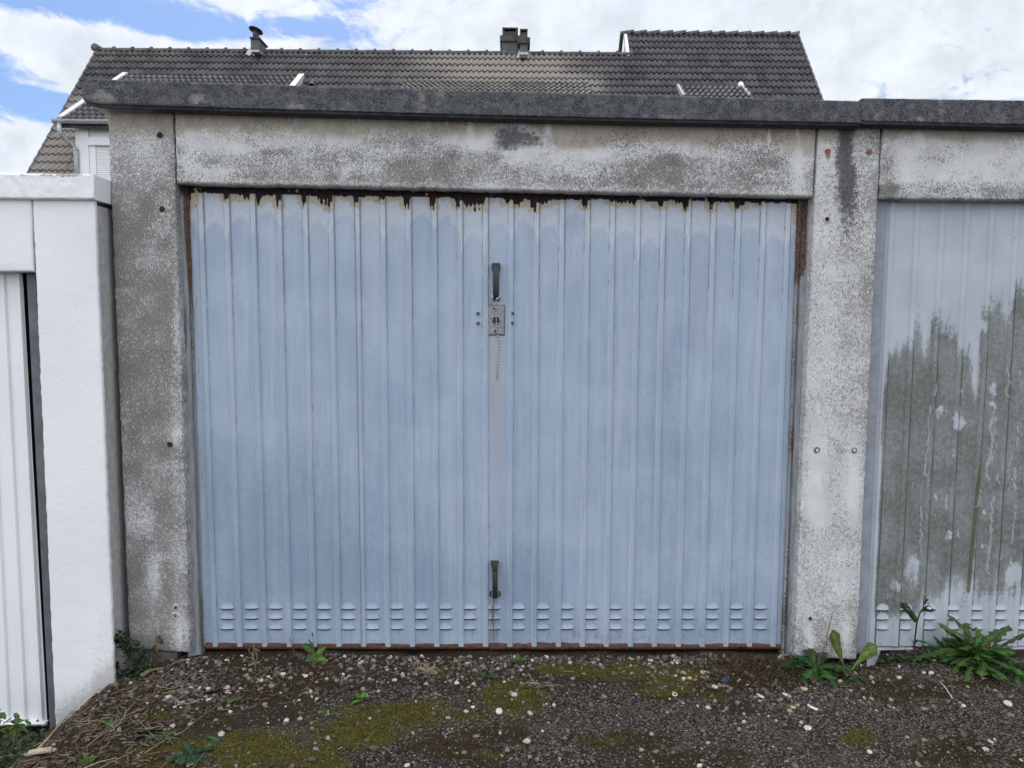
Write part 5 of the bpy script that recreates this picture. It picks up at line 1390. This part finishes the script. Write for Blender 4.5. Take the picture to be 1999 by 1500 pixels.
# ------------------------------------------------------------------ moss, straw, twigs
def moss_tufts():
    r = np.random.default_rng(3); N = 120000
    X = r.uniform(-1.9, 1.95, N); Y = r.uniform(-.98, .0, N); p = np.stack([X, Y, gz(X, Y)], 1)
    mo_, so2, br_, _ = ground_fields(p); k = fbm(X*55, Y*55, 9, 3)
    d = np.clip(sst(mo_+(k-.5)*1.1, .35, .75)+.25*sst(br_+(k-.5), .4, .9), 0, 1); keep = r.random(N) < d
    p = p[keep]; mo2 = mo_[keep]; n = len(p)
    h = r.uniform(.003, .008, n); a = r.uniform(0, 2*pi, n); wd = r.uniform(.0012, .0026, n); ln = r.normal(0, .5, (n, 2))
    dxy = np.stack([np.cos(a), np.sin(a)], 1)*wd[:, None]
    v0 = p.copy(); v0[:, :2] -= dxy; v1 = p.copy(); v1[:, :2] += dxy; v2 = p.copy(); v2[:, 2] += h; v2[:, :2] += ln*h[:, None]
    v0[:, 2] -= .001; v1[:, 2] -= .001
    V = np.stack([v0, v1, v2], 1).reshape(-1, 3); F = np.arange(3*n).reshape(-1, 3)
    g = np.array([.145, .126, .026])*r.uniform(.5, 1.7, (n, 1)); bq = np.array([.05, .033, .014])*r.uniform(.6, 1.5, (n, 1)); c = np.where(mo2[:, None] > .42, g, bq)
    c = np.concatenate([c, np.ones((n, 1))], 1); C_ = np.repeat(c, 3, 0); C_[0::3, :3] *= .5; C_[1::3, :3] *= .5
    o = link('moss', V, F, M_MOSS); setattr4(o, 'mask', C_); tag(o, 'low yellow-green and brown moss growing on the worn ground', 'moss', kind='stuff')
moss_tufts()
def litter(name, N, dens, lmin, lmax, r0, cols, seed, label, cat, az=None, hmax=.03):
    r = np.random.default_rng(seed); w = MB(); cnt = 0
    while cnt < N:
        X = r.uniform(-1.9, 1.95); Y = r.uniform(-.98, -.02); p = np.array([[X, Y, 0]]); p[0, 2] = gz(X, Y)
        if r.random() > dens(p)[0]: continue
        a = az+r.normal(0, .5) if az is not None and r.random() < .4 else r.random()*2*pi; L = r.uniform(lmin, lmax); c = np.array(cols[r.integers(len(cols))])*r.uniform(.6, 1.3)
        pts = []; bend = r.normal(0, .6); z1 = r.uniform(.002, hmax); z0 = r.uniform(0, .008)
        for i in range(4):
            q = i/3; aa_ = a+bend*q; x = X+L*q*cos(aa_); y = min(-.012, Y+L*q*sin(aa_)); pts.append((x, y, float(gz(x, y))+z0+(z1-z0)*q+.002))
        rr = r0*r.uniform(.6, 1.5); w.tube(pts, [rr, rr, rr*.9, rr*.5], 4, (float(c[0]), float(c[1]), float(c[2]), 1.), cap=False); cnt += 1
    return tag(w.build(name, M_STRAW), label, cat, kind='stuff')
def d_bank(p):
    px, py = proj(p); return np.clip(sst(px, 420, 230)*.95+.25*gau(px, py, 420, 1330, 120, 60), 0, 1)
def d_band(p):
    px, py = proj(p); return sst(py, 1400, 1300)*.6+.06
litter('dry_straw', 260, d_bank, .03, .14, .0011, [(.30, .24, .16), (.16, .10, .065), (.22, .17, .11), (.10, .06, .04)], 8, 'tangle of dry brown and straw coloured stems on the bank beside the white garage', 'straw', az=.7, hmax=.035)
litter('dry_litter', 1700, d_bank, .012, .05, .0016, [(.08, .05, .035), (.13, .09, .06), (.05, .035, .025), (.18, .14, .1), (.05, .06, .025), (.10, .045, .03)], 9, 'short brown plant litter covering the left bank', 'plant litter', hmax=.012)
litter('fine_roots', 420, d_band, .02, .07, .0007, [(.15, .11, .08), (.07, .045, .03), (.22, .18, .13)], 10, 'fine dry roots and stalks lying among the gravel along the doors', 'plant litter', hmax=.012)

def leaf_litter():
    r_ = np.random.default_rng(71); V = []; F = []; C_ = []
    while len(F) < 900:
        X = r_.uniform(-1.9, -.6); Y = r_.uniform(-.98, -.03); p = np.array([[X, Y, float(gz(X, Y))]])
        if r_.random() > d_bank(p)[0]: continue
        a = r_.uniform(0, 2*pi); L = r_.uniform(.004, .016); w_ = L*r_.uniform(.25, .7); t1 = r_.normal(0, .5); z = .003+.008*r_.random(); b0 = len(V)
        for u, v_ in ((-1, 0), (-.3, 1), (.5, .8), (1, 0), (.4, -1), (-.4, -.8)):
            x = u*L; y = v_*w_; V.append((X+x*cos(a)-y*sin(a), Y+x*sin(a)+y*cos(a), p[0, 2]+z+.4*x*t1+.25*abs(y)))
        F.append([b0+i for i in range(6)]); c = np.array([(.09, .055, .035), (.05, .035, .025), (.14, .10, .065), (.05, .055, .03)][r_.integers(4)])*r_.uniform(.6, 1.4); C_ += [(c[0], c[1], c[2], 1)]*6
    o = link('leaf_litter', V, F, M_STRAW); setattr4(o, 'mask', C_); tag(o, 'crumbled brown leaf litter on the bank by the white garage', 'leaf litter', kind='stuff')
leaf_litter()
def stick(name, pts_px, r, col, label, cat, up=.006, mat_=None, n=7):
    w = MB(); pts = []
    for q in pts_px:
        g = G(q[0], q[1]); z = q[2] if len(q) > 2 else 0; pts.append(g+np.array([0, 0, up+z]))
    rr = [r*(1-.35*i/(len(pts)-1)) for i in range(len(pts))] if not isinstance(r, list) else r
    w.tube(pts, rr, n, (*col, 1.)); return tag(w.build(name, mat_ or M_STRAW), label, cat)
stick('stick', [(-30, 1492), (20, 1484), (45, 1480), (52, 1483), (70, 1478), (101, 1474)], [.011, .0105, .009, .0095, .010, .0095], (.42, .36, .27), 'thick pale broken stick lying across the bottom left corner', 'stick', .016)
stick('stick', [(75, 1475), (98, 1450), (122, 1420), (128, 1414)], [.005, .004, .003, .003], (.33, .26, .17), 'straw coloured stalk rising from the pale stick towards the white post', 'stick', .02)
stick('stick', [(55, 1478), (90, 1455), (125, 1438)], [.008, .009, .007], (.07, .05, .05), 'dark purplish brown rotten branch behind the pale stick', 'stick', .01)
stick('stick', [(1833, 1332), (1846, 1346), (1859, 1366)], .0022, (.62, .60, .56), 'thin white bleached twig on the asphalt at right', 'stick', .004)
stick('stick', [(276, 1327), (290, 1317), (305, 1313), (319, 1312)], [.010, .009, .006, .005], (.16, .125, .06), 'short knobbly olive root below the left post', 'root', .012)
stick('stem', [(352, 1438), (400, 1400), (440, 1372), (470, 1358)], .0022, (.12, .10, .07), 'long thin stem slanting to the small rosette at lower left', 'stem', .008)
stick('stem', [(565, 1255, .10), (575, 1282, .03), (600, 1300, .01), (640, 1304, .01), (668, 1296, .01)], .0016, (.10, .055, .045), 'thin reddish runner curling below the young nettle', 'stem', .004)
w = MB()
def wv_(px, py, o=.0): return tuple(P(px, py, -o))
w.tube([tuple(G(1590, 1300, .01)), wv_(1612, 1262, .05), wv_(1618, 1225, .045), wv_(1625, 1198, .04), wv_(1634, 1186, .035), wv_(1643, 1184, .03)], [.0022, .002, .0018, .0015, .0012, .001], 6, (.20, .11, .10, 1.)); tag(w.build('stem', M_STRAW), 'thin pinkish seed stem arching up in front of the whitish post', 'stem')
# dead hay tuft, tangle
def tuft(px, py, n, L, col, label, cat, spread=1.2, seed=1, up=.8, r=.0008):
    rr = np.random.default_rng(seed); w = MB(); b = G(px, py)
    for k in range(n):
        a = rr.uniform(0, 2*pi); l = L*rr.uniform(.5, 1.2); e = rr.uniform(.1, up); pts = []
        for i in range(6):
            q = i/5; x = b[0]+l*q*cos(a)*spread*.5+.01*sin(q*5+k); y = min(-.012, b[1]+l*q*sin(a)*.5); z = b[2]+l*e*sin(q*2.2)*.7+.003; pts.append((x, y, z))
        c = np.array(col)*rr.uniform(.6, 1.4); w.tube(pts, [r]*5+[r*.4], 4, (float(c[0]), float(c[1]), float(c[2]), 1.), cap=False)
    return tag(w.build(cat.replace(' ', '_'), M_STRAW), label, cat)
tuft(836, 1318, 46, .075, (.30, .25, .17), 'dead straw coloured grass tuft in front of the blue door', 'hay tuft', seed=2)
tuft(1055, 1345, 14, .11, (.22, .18, .13), 'tangle of dry bent stalks right of the dead grass tuft', 'dry stalks', seed=4, up=.5, r=.0013)
tuft(495, 1300, 10, .10, (.26, .24, .13), 'sparse dry grass blades standing by the left end of the blue door', 'dry grass', seed=6, up=1.5, r=.0009, spread=.5)
tuft(1010, 1300, 10, .05, (.10, .11, .04), 'small tuft of thin green stalks under the middle of the blue door', 'grass tuft', seed=7, up=.9)
# roots hanging from lower handle
w = MB(); rr = np.random.default_rng(12)
for k in range(7):
    x = 964+rr.uniform(-4, 5); y = 1166; pts = []; L = rr.uniform(40, 100) if k > 1 else 110; o = .012
    for i in range(9):
        q = i/8; pts.append(P(x+rr.normal(0, 1.6)+(-6*q if k % 3 == 0 else 2*q), y+L*q, DOORY-.012+.004*q)); o -= .001
    w.tube(pts, .0007, 4, (.12, .09, .06, 1.), cap=False)
tag(w.build('dry_roots', M_STRAW), 'thin dry roots hanging from the lower handle of the blue door', 'dry roots')

# ------------------------------------------------------------------ leaves and plants
def leaf(w, base, az, el, L, wd, style='plain', droop=1.0, col=(.07, .12, .03), seg_n=16, fold=.25, seed=0, roll=0.0, wav=.0):
    r = np.random.default_rng(seed+int(abs(az)*1000)); V = []; C = []
    p = np.array(base, float); e = el; ds = L/seg_n; ks = (-1, -.55, 0, .55, 1)
    ca = az; lob = r.uniform(0, 1)
    for i in range(seg_n+1):
        t = i/seg_n
        d = np.array([cos(ca)*cos(e), sin(ca)*cos(e), sin(e)])
        side = np.array([-sin(ca), cos(ca), 0]); nrm_ = np.cross(d, side)*-1
        side = side*cos(roll)+nrm_*sin(roll); nrm_ = np.cross(d, side)*-1
        if style == 'dandelion':
            env = (.12+.88*sst(t, .08, .72))*(1-sst(t, .82, 1.02)**1.2); f = (t*6.5+lob) % 1.0
            hw = env*(.26+.74*(1-f)**.9 if t < .84 else 1.0)
            hw *= (1.0 if t < .93 else .6)
        elif style == 'oval': hw = (sin(pi*min(1, t*.97+.03))**.7)*(1.0+.06*sin(t*60))
        elif style == 'spoon': hw = (.16+.84*sst(t, .25, .75))*(1-sst(t, .86, 1.03)); hw *= 1+.07*sin(t*40)
        elif style == 'serrate': hw = sin(pi*min(1, t**.75*.96+.04))**.9*(1-.22*((t*8) % 1.0))
        elif style == 'blade': hw = 1-t**1.5
        elif style == 'ivy': hw = (1.05-t)**.8*(sst(t, -.02, .12))*(1+.35*max(0, cos((t-.3)*9)))
        else: hw = sin(pi*min(1, t*.96+.04))**.8
        hw = max(hw, .02)*wd/2
        tw = 1+.15*sin(t*9+seed)
        for k in ks:
            edge = abs(k); pos = p+side*k*hw*tw+nrm_*(edge*hw*fold+wav*hw*sin(t*17+k*3))
            V.append(pos)
            m_ = 1.55 if k == 0 else (1.0 if edge < .8 else .9)
            cc_ = np.array(col)*m_*(1+.12*sin(t*23+k)); C.append((float(cc_[0]), float(cc_[1]), float(cc_[2]*1.0), 1.))
        p = p+d*ds; e -= droop*ds/L*(1+.4*r.random()); ca += r.normal(0, .03)
    F = [(i*5+j, i*5+j+1, (i+1)*5+j+1, (i+1)*5+j) for i in range(seg_n) for j in range(4)]
    w.add(V, F, C, smooth=True)
DG = (.030, .062, .018); MG = (.055, .105, .022); LG = (.10, .165, .03); OG = (.07, .075, .035)
def vary(c, r, a=.35): return tuple(float(x*(1-a+2*a*r.random())) for x in c)
def rosette(px, py, n, L, wd, style, col, label, cat, seed=1, el=(.1, 1.0), droop=1.3, name='weed', azr=(0, 2*pi), fold=.25, up=.004):
    r = np.random.default_rng(seed); w = MB(); b = G(px, py, up); E_ = tag(empty(name, tuple(b)), label, cat)
    for k in range(n):
        a = azr[0]+(azr[1]-azr[0])*(k+r.uniform(-.35, .35))/n; l = L*r.uniform(.5, 1.1)
        off = np.array([0., 0., 0.]); e = r.uniform(*el)
        if n > 60: a = r.uniform(0, 2*pi); off = np.array([r.normal(0, .035), -abs(r.normal(0, .012)), 0])
        if sin(a) > .3 and b[1]+l*sin(a)*cos(e) > -.02: e = max(e, .9); l *= .8
        leaf(w, np.array([.004*cos(a), .004*sin(a), 0])+off, a, e, l, wd*r.uniform(.75, 1.15), style, droop*r.uniform(.7, 1.2), vary(col, r), 22 if style == 'dandelion' else 14, fold, seed*31+k, r.normal(0, .25), .06)
    o = w.build('leaves', M_LEAF, E_)
    return E_
# dandelion under the whitish post
d1 = rosette(1592, 1312, 34, .175, .056, 'dandelion', (.035, .075, .020), 'dark green dandelion with lobed leaves at the foot of the whitish post', 'dandelion', 3, (.0, .9), 1.3, 'dandelion')
w = MB(); b = G(1654, 1318, .004); E_ = tag(empty('young_dock', tuple(b)), 'two tall yellow-green ribbed leaves sprouting at the right foot of the whitish post', 'weed')
def aim(b, px, py, Y):
    q = P(px, py, Y)-b; return atan2(q[1], q[0]), atan2(q[2], math.hypot(q[0], q[1])), np.linalg.norm(q)
a_, e_, l_ = aim(b, 1626, 1234, -.10); leaf(w, (0, 0, 0), a_, e_-.05, l_*1.05, .046, 'spoon', -.10, (.070, .115, .026), 24, .15, 5, 1.25, .10)
a_, e_, l_ = aim(b, 1698, 1258, -.09); leaf(w, (.006, 0, 0), a_, e_+.12, l_*1.10, .050, 'spoon', .45, (.095, .145, .030), 24, .12, 6, -1.15, .08)
for k, (a_, e_, l_) in enumerate([(3.4, .3, .10), (-1.2, .1, .09), (4.2, .2, .13), (-.4, .2, .08)]): leaf(w, (0, 0, 0), a_, e_, l_, .035, 'spoon', .6, DG, 16, .2, 40+k, 0, .05)
w.build('leaves', M_LEAF, E_)
# big dandelion right
d2 = rosette(1905, 1292, 110, .205, .042, 'dandelion', (.050, .105, .024), 'large bushy bright green dandelion at the foot of the algae covered door', 'dandelion', 8, (.25, 1.5), 1.15, 'dandelion')
rosette(1985, 1315, 12, .14, .04, 'dandelion', (.03, .07, .025), 'darker dandelion half cut off by the right edge', 'dandelion', 9, (.0, .7), 1.2, 'dandelion')
rosette(1855, 1262, 10, .12, .045, 'dandelion', (.04, .085, .022), 'upright leafy dandelion left of the large bushy one', 'dandelion', 19, (.7, 1.3), .8, 'dandelion')
# low round-leaved herbs left of it
def herb(px, py, n, R, col, label, cat, seed, name='herb', size=.024, h=.03, style='oval'):
    r = np.random.default_rng(seed); w = MB(); b = G(px, py); E_ = tag(empty(name, tuple(b)), label, cat)
    for k in range(n):
        a = r.uniform(0, 2*pi); rr_ = R*sqrt(r.random()); x = rr_*cos(a); y = rr_*sin(a)*.5
        if b[1]+y > -.02: y = -.02-b[1]
        z = h*r.random(); leaf(w, (x, y, z), r.uniform(0, 2*pi), r.uniform(-.1, .9), size*r.uniform(.6, 1.3), size*.75*r.uniform(.7, 1.1), style, .8, vary(col, r), 8, .2, seed*7+k, r.normal(0, .3))
        if k % 3 == 0: w.tube([(x*.2, y*.2, 0), (x, y, z)], .0009, 4, (.06, .06, .03, 1.), cap=False)
    w.build('leaves', M_LEAF, E_); return E_
herb(1745, 1280, 34, .06, DG, 'low dark green round-leaved herb left of the flowering thistle', 'herb', 5)
herb(1795, 1290, 46, .11, (.04, .06, .025), 'low creeping dark herb spreading under the yellow flower', 'herb', 6, h=.02)
# sow thistle with yellow flower
b = G(1783, 1282); E_ = tag(empty('sow_thistle', tuple(b)), 'upright sow thistle with dark stem and small yellow flower before the algae covered door', 'thistle')
w = MB()
def rel(px, py, o): return np.array(P(px, py, -o))-b
st = [np.zeros(3), rel(1785, 1262, .03), rel(1787, 1240, .03), rel(1790, 1215, .035), rel(1797, 1195, .04), rel(1802, 1188, .04), rel(1803, 1178, .04), rel(1804, 1166, .04)]
w.tube(st, [.004, .0036, .0034, .003, .0025, .002, .002, .0018], 7, (.05, .03, .028, 1.)); w.tube([rel(1790, 1216, .035), rel(1782, 1200, .05), rel(1776, 1185, .05)], [.002, .0016, .001], 6, (.06, .06, .03, 1.)); w.build('stem', M_STRAW, E_)
w = MB()
def lf(px, py, o, px2, py2, wd, style, col, sd, rl=1.2):
    p0 = rel(px, py, o); q = np.array(P(px2, py2, -o-.01))-b-p0; leaf(w, p0, atan2(q[1], q[0]), atan2(q[2], math.hypot(q[0], q[1])), np.linalg.norm(q), wd, style, .15, col, 16, .15, sd, rl, .05)
for a in [(1789, 1218, .035, 1760, 1174, .028, 'dandelion', (.035, .055, .022), 1, 1.2), (1789, 1216, .04, 1776, 1190, .026, 'serrate', (.045, .065, .025), 2, -1.1), (1786, 1200, .05, 1766, 1176, .03, 'dandelion', (.03, .05, .02), 3, 1.0), (1790, 1216, .045, 1783, 1196, .022, 'spoon', (.055, .075, .03), 4, 1.0),
          (1799, 1192, .04, 1828, 1190, .016, 'dandelion', (.03, .045, .02), 5, .9), (1800, 1190, .045, 1815, 1180, .014, 'serrate', (.03, .045, .02), 6, .9), (1803, 1180, .04, 1812, 1168, .012, 'serrate', (.04, .055, .02), 7, .8), (1802, 1186, .045, 1822, 1196, .012, 'serrate', (.03, .04, .02), 8, .8), (1797, 1196, .04, 1810, 1183, .018, 'serrate', (.05, .07, .03), 9, 1), (1785, 1260, .035, 1778, 1246, .012, 'serrate', (.03, .04, .02), 10, 1), (1786, 1256, .035, 1792, 1248, .01, 'serrate', (.03, .04, .02), 11, 1)]: lf(*a)
w.build('leaves', M_LEAF, E_)
w = MB(); c = rel(1804, 1162, .042)
for k in range(26):
    a = 2*pi*k/26; leaf(w, c, a, .25+.5*(k % 3)/2, .0095, .0030, 'plain', .2, (.50, .38, .03), 4, .1, k)
w.build('flower', M_LEAF, E_)
w = MB()
for k, (x, y) in enumerate([(1808, 1172), (1812, 1180), (1816, 1186), (1806, 1180), (1820, 1190)]):
    p = rel(x, y, .045); w.tube([p, p+np.array([0, 0, .006])], [.0028, .0016], 6, (.035, .045, .02, 1.))
w.build('bud', M_STRAW, E_)
# ivy-like shrub in the gap at left
b = P(262, 1330, -.05); b[2] = float(gz(b[0], b[1])); E_ = tag(empty('ivy', tuple(b)), 'dark green ivy growing in the gap between the white garage and the grey post', 'ivy')
r = np.random.default_rng(33); w = MB(); wl = MB()
vines = [[(262, 1335), (255, 1300), (245, 1270), (232, 1248), (228, 1238)], [(262, 1335), (268, 1300), (272, 1275), (268, 1262)], [(262, 1335), (245, 1318), (225, 1300), (212, 1305), (204, 1318)], [(262, 1335), (240, 1340), (222, 1352), (208, 1372)], [(262, 1335), (280, 1310), (284, 1290)], [(240, 1260), (250, 1250), (262, 1252)]]
for vi, pts in enumerate(vines):
    q = [rel(x, y, .05+.02*(i % 2)) if True else 0 for i, (x, y) in enumerate(pts)]
    q[0] = np.zeros(3) if vi < 5 else q[0]
    w.tube(q, [.003]*(len(q)-1)+[.0015], 6, (.06, .045, .03, 1.))
    for s_ in range(len(q)-1):
        for k in range(11 if vi != 5 else 4):
            u = r.random(); p = q[s_]*(1-u)+q[s_+1]*u+r.normal(0, .013, 3)*np.array([1, .6, 1])
            leaf(wl, p, r.uniform(-2.6, -.5), r.uniform(-.8, .7), r.uniform(.018, .036), r.uniform(.016, .032), 'ivy' if r.random() < .6 else 'oval', r.uniform(0, 1), vary((.022, .040, .018), r), 7, .2, k, r.normal(0, .5))
w.build('stem', M_STRAW, E_); wl.build('leaves', M_LEAF, E_)
w = MB()
for k in range(14):
    p = rel(228+r.normal(0, 5), 1238+r.normal(0, 5), .06); w.tube([p, p+np.array([r.normal(0, .003), 0, .005])], [.0022, .0012], 5, (.45, .42, .36, 1.) if k < 4 else (.10, .07, .04, 1.))
w.build('flower', M_STRAW, E_)
# drooping wilted frond
b = P(291, 1325, -.07); b[2] = float(gz(b[0], b[1])); E_ = tag(empty('wilted_plant', tuple(b)), 'wilted olive brown drooping shoot in front of the grey post foot', 'weed')
w = MB(); q = [np.zeros(3), rel(294, 1300, .07), rel(298, 1270, .07), rel(305, 1246, .065), rel(311, 1240, .06), rel(318, 1250, .06)]; w.tube(q, [.0016]*6, 5, (.16, .13, .08, 1.)); w.build('stem', M_STRAW, E_)
w = MB()
for k in range(22):
    u = r.random()*.6+.38; i = min(4, int(u*5)); p = q[i]*(1-(u*5-i))+q[i+1]*(u*5-i); leaf(w, p, r.uniform(-2.8, -.3), r.uniform(-1.5, -1.0), r.uniform(.022, .042), .009, 'serrate', .1, vary((.085, .08, .035), r), 8, .3, k, r.normal(0, .6))
w.build('leaves', M_LEAF, E_)
# young nettle/maple by the door
b = G(612, 1296); E_ = tag(empty('nettle', tuple(b)), 'young light green nettle with jagged leaves under the left part of the blue door', 'nettle')
w = MB(); w.tube([np.zeros(3), rel(613, 1270, .05), rel(611, 1240, .05)], [.0018, .0015, .001], 5, (.10, .12, .05, 1.)); w.build('stem', M_STRAW, E_)
w = MB()
for a in [(612, 1272, .05, 590, 1256, .034, 'serrate', (.06, .12, .035), 1, .9), (612, 1278, .055, 596, 1292, .034, 'serrate', (.055, .11, .03), 2, .7), (613, 1275, .06, 612, 1300, .040, 'serrate', (.06, .12, .03), 3, .3), (614, 1280, .05, 636, 1262, .030, 'serrate', (.09, .15, .04), 4, -.9), (614, 1282, .055, 640, 1290, .030, 'serrate', (.10, .16, .035), 5, -.8), (613, 1265, .05, 603, 1248, .016, 'serrate', (.07, .12, .04), 6, .8), (612, 1290, .06, 620, 1304, .026, 'serrate', (.08, .13, .03), 7, .2), (611, 1244, .05, 609, 1234, .010, 'serrate', (.08, .12, .04), 8, .5)]: lf(*a)
w.build('leaves', M_LEAF, E_)
# small weeds
rosette(706, 1366, 5, .045, .026, 'serrate', LG, 'single bright green jagged seedling on the moss left of centre', 'seedling', 11, (.3, 1.2), .8, 'seedling')
rosette(943, 1322, 6, .06, .026, 'serrate', (.04, .07, .022), 'dark green drooping seedling in the gravel below the lower handle', 'seedling', 12, (.2, 1.1), 1., 'seedling')
rosette(1012, 1296, 7, .045, .026, 'serrate', (.06, .12, .03), 'bright green round seedling just under the door right of its middle', 'seedling', 13, (.4, 1.2), .8, 'seedling')
rosette(470, 1370, 9, .055, .018, 'dandelion', (.075, .105, .035), 'small olive green rosette of lobed leaves at lower left', 'weed', 14, (.1, 1.1), 1., 'weed')
rosette(372, 1478, 18, .085, .026, 'dandelion', (.03, .065, .032), 'dark bluish green leafy rosette near the bottom left', 'weed', 15, (.1, .9), 1.1, 'weed')
rosette(641, 1396, 4, .03, .014, 'oval', (.07, .12, .03), 'tiny light green seedling on the bare asphalt left of centre', 'seedling', 16, (.4, 1.2), .8, 'seedling')
rosette(172, 1492, 7, .05, .022, 'serrate', (.08, .13, .025), 'small yellow-green sprig among straw at the bottom left edge', 'seedling', 17, (.6, 1.4), .6, 'seedling')
rosette(215, 1415, 7, .075, .016, 'blade', (.09, .12, .045), 'flattened pale green grass blades on the straw bank', 'grass tuft', 18, (.1, .5), .6, 'grass_tuft')
rosette(430, 1448, 4, .075, .024, 'oval', (.06, .09, .035), 'few long narrow green leaves between moss and the dark rosette', 'weed', 20, (.05, .4), .5, 'weed', azr=(2.0, 4.4))
rosette(320, 1440, 6, .09, .016, 'blade', (.06, .08, .03), 'long thin green leaves lying behind the white pebble at lower left', 'weed', 22, (.05, .35), .4, 'weed')
rosette(1478, 1290, 12, .05, .02, 'dandelion', (.03, .055, .022), 'dark leafy weed under the right corner of the blue door', 'weed', 23, (.2, 1.1), 1., 'weed')
b = G(285, 1424, .012); E_ = tag(empty('fallen_leaf', tuple(b)), 'broad fuzzy grey-green oval leaf lying on the left bank', 'leaf'); w = MB(); leaf(w, (-.045, 0, .0), -.05, .15, .095, .060, 'oval', .35, (.10, .14, .07), 20, .15, 3, .5, .06); w.build('leaves', M_LEAF, E_)
b = G(412, 1352, .008); E_ = tag(empty('fallen_leaf', tuple(b)), 'narrow yellow-green leaf lying on the dark soil left of the small rosette', 'leaf'); w = MB(); leaf(w, (-.03, -.01, 0), .5, .15, .10, .020, 'plain', .2, (.08, .10, .03), 14, .2, 3, .4); w.build('leaves', M_LEAF, E_)
# bottom-left bright plant
b = G(25, 1475); E_ = tag(empty('leafy_weed', tuple(b)), 'bright green leafy weed before the white door in the bottom left corner', 'weed')
w = MB(); w.tube([np.zeros(3), rel(24, 1455, .42), rel(30, 1430, .36), rel(34, 1420, .34)], [.0028, .0025, .002, .0015], 6, (.14, .17, .05, 1.)); w.build('stem', M_STRAW, E_)
w = MB(); r = np.random.default_rng(44)
for k in range(110):
    x = -25+r.random()*80; y = 1392+r.random()*75+max(0, x-30)*.6; p = rel(x, y, .22+.15*r.random()); leaf(w, p, r.uniform(-2.9, -.2), r.uniform(-.3, 1.3), r.uniform(.025, .055), r.uniform(.014, .024), 'serrate' if k % 2 else 'oval', .7, vary((.07, .125, .03) if y < 1440 else (.028, .045, .02), r), 9, .25, k, r.normal(0, .6))
w.build('leaves', M_LEAF, E_)
herb(80, 1462, 170, .15, (.035, .05, .022), 'low dark grey-green undergrowth before the white garage', 'herb', 51, h=.03, size=.028)
herb(20, 1490, 120, .14, (.03, .045, .02), 'dark undergrowth at the very bottom left corner', 'herb', 52, h=.04, size=.03)
herb(62, 1420, 16, .03, (.03, .035, .045), 'small dark purplish bud shoots against the white door foot', 'herb', 53, h=.07, size=.018, style='serrate')
# sedum carpet
def sedum():
    r = np.random.default_rng(61); w = MB(); cnt = 0
    while cnt < 420:
        px = r.uniform(1370, 1560); py = r.uniform(1282, 1360)
        if r.random() > gau(px, py, 1465, 1308, 75, 30)*1.1: continue
        b = G(px, py); h = r.uniform(.010, .035); red = r.random(); c = np.array((.085, .045, .03)) if red < .55 else np.array((.055, .055, .025))
        if red > .93: c = np.array((.22, .12, .09))
        tip = b+np.array([r.normal(0, .012), r.normal(0, .01)-.004, h]); tip[1] = min(tip[1], -.02)
        for k in range(9):
            q = (k+1)/9; p = b*(1-q)+tip*q; a = k*2.4; leaf(w, p, a, .6, r.uniform(.006, .011), .0035, 'plain', -.3, vary(tuple(c), r), 3, .5, k)
        cnt += 1
    tag(w.build('stonecrop', M_LEAF), 'reddish brown stonecrop carpet growing at the right foot of the blue door', 'stonecrop', kind='stuff')
sedum()
tuft(1522, 1293, 18, .03, (.40, .32, .30), 'small head of pale pinkish dried stonecrop flowers', 'dried flowers', seed=9, up=1.2, r=.0013)
w = MB(); b = G(1417, 1331, .004); w.add([b+np.array(q) for q in ((-.018, .004, .003), (0, .012, .012), (.02, .002, .002), (.006, -.008, .006), (-.01, -.006, .0))], [(0, 4, 3), (0, 3, 1), (1, 3, 2)], c=(.03, .055, .19, 1.))
tag(w.build('plastic_scrap', M_STRAW), 'crumpled blue plastic scrap on the moss right of centre', 'scrap')
print('objects', len(bpy.data.objects))
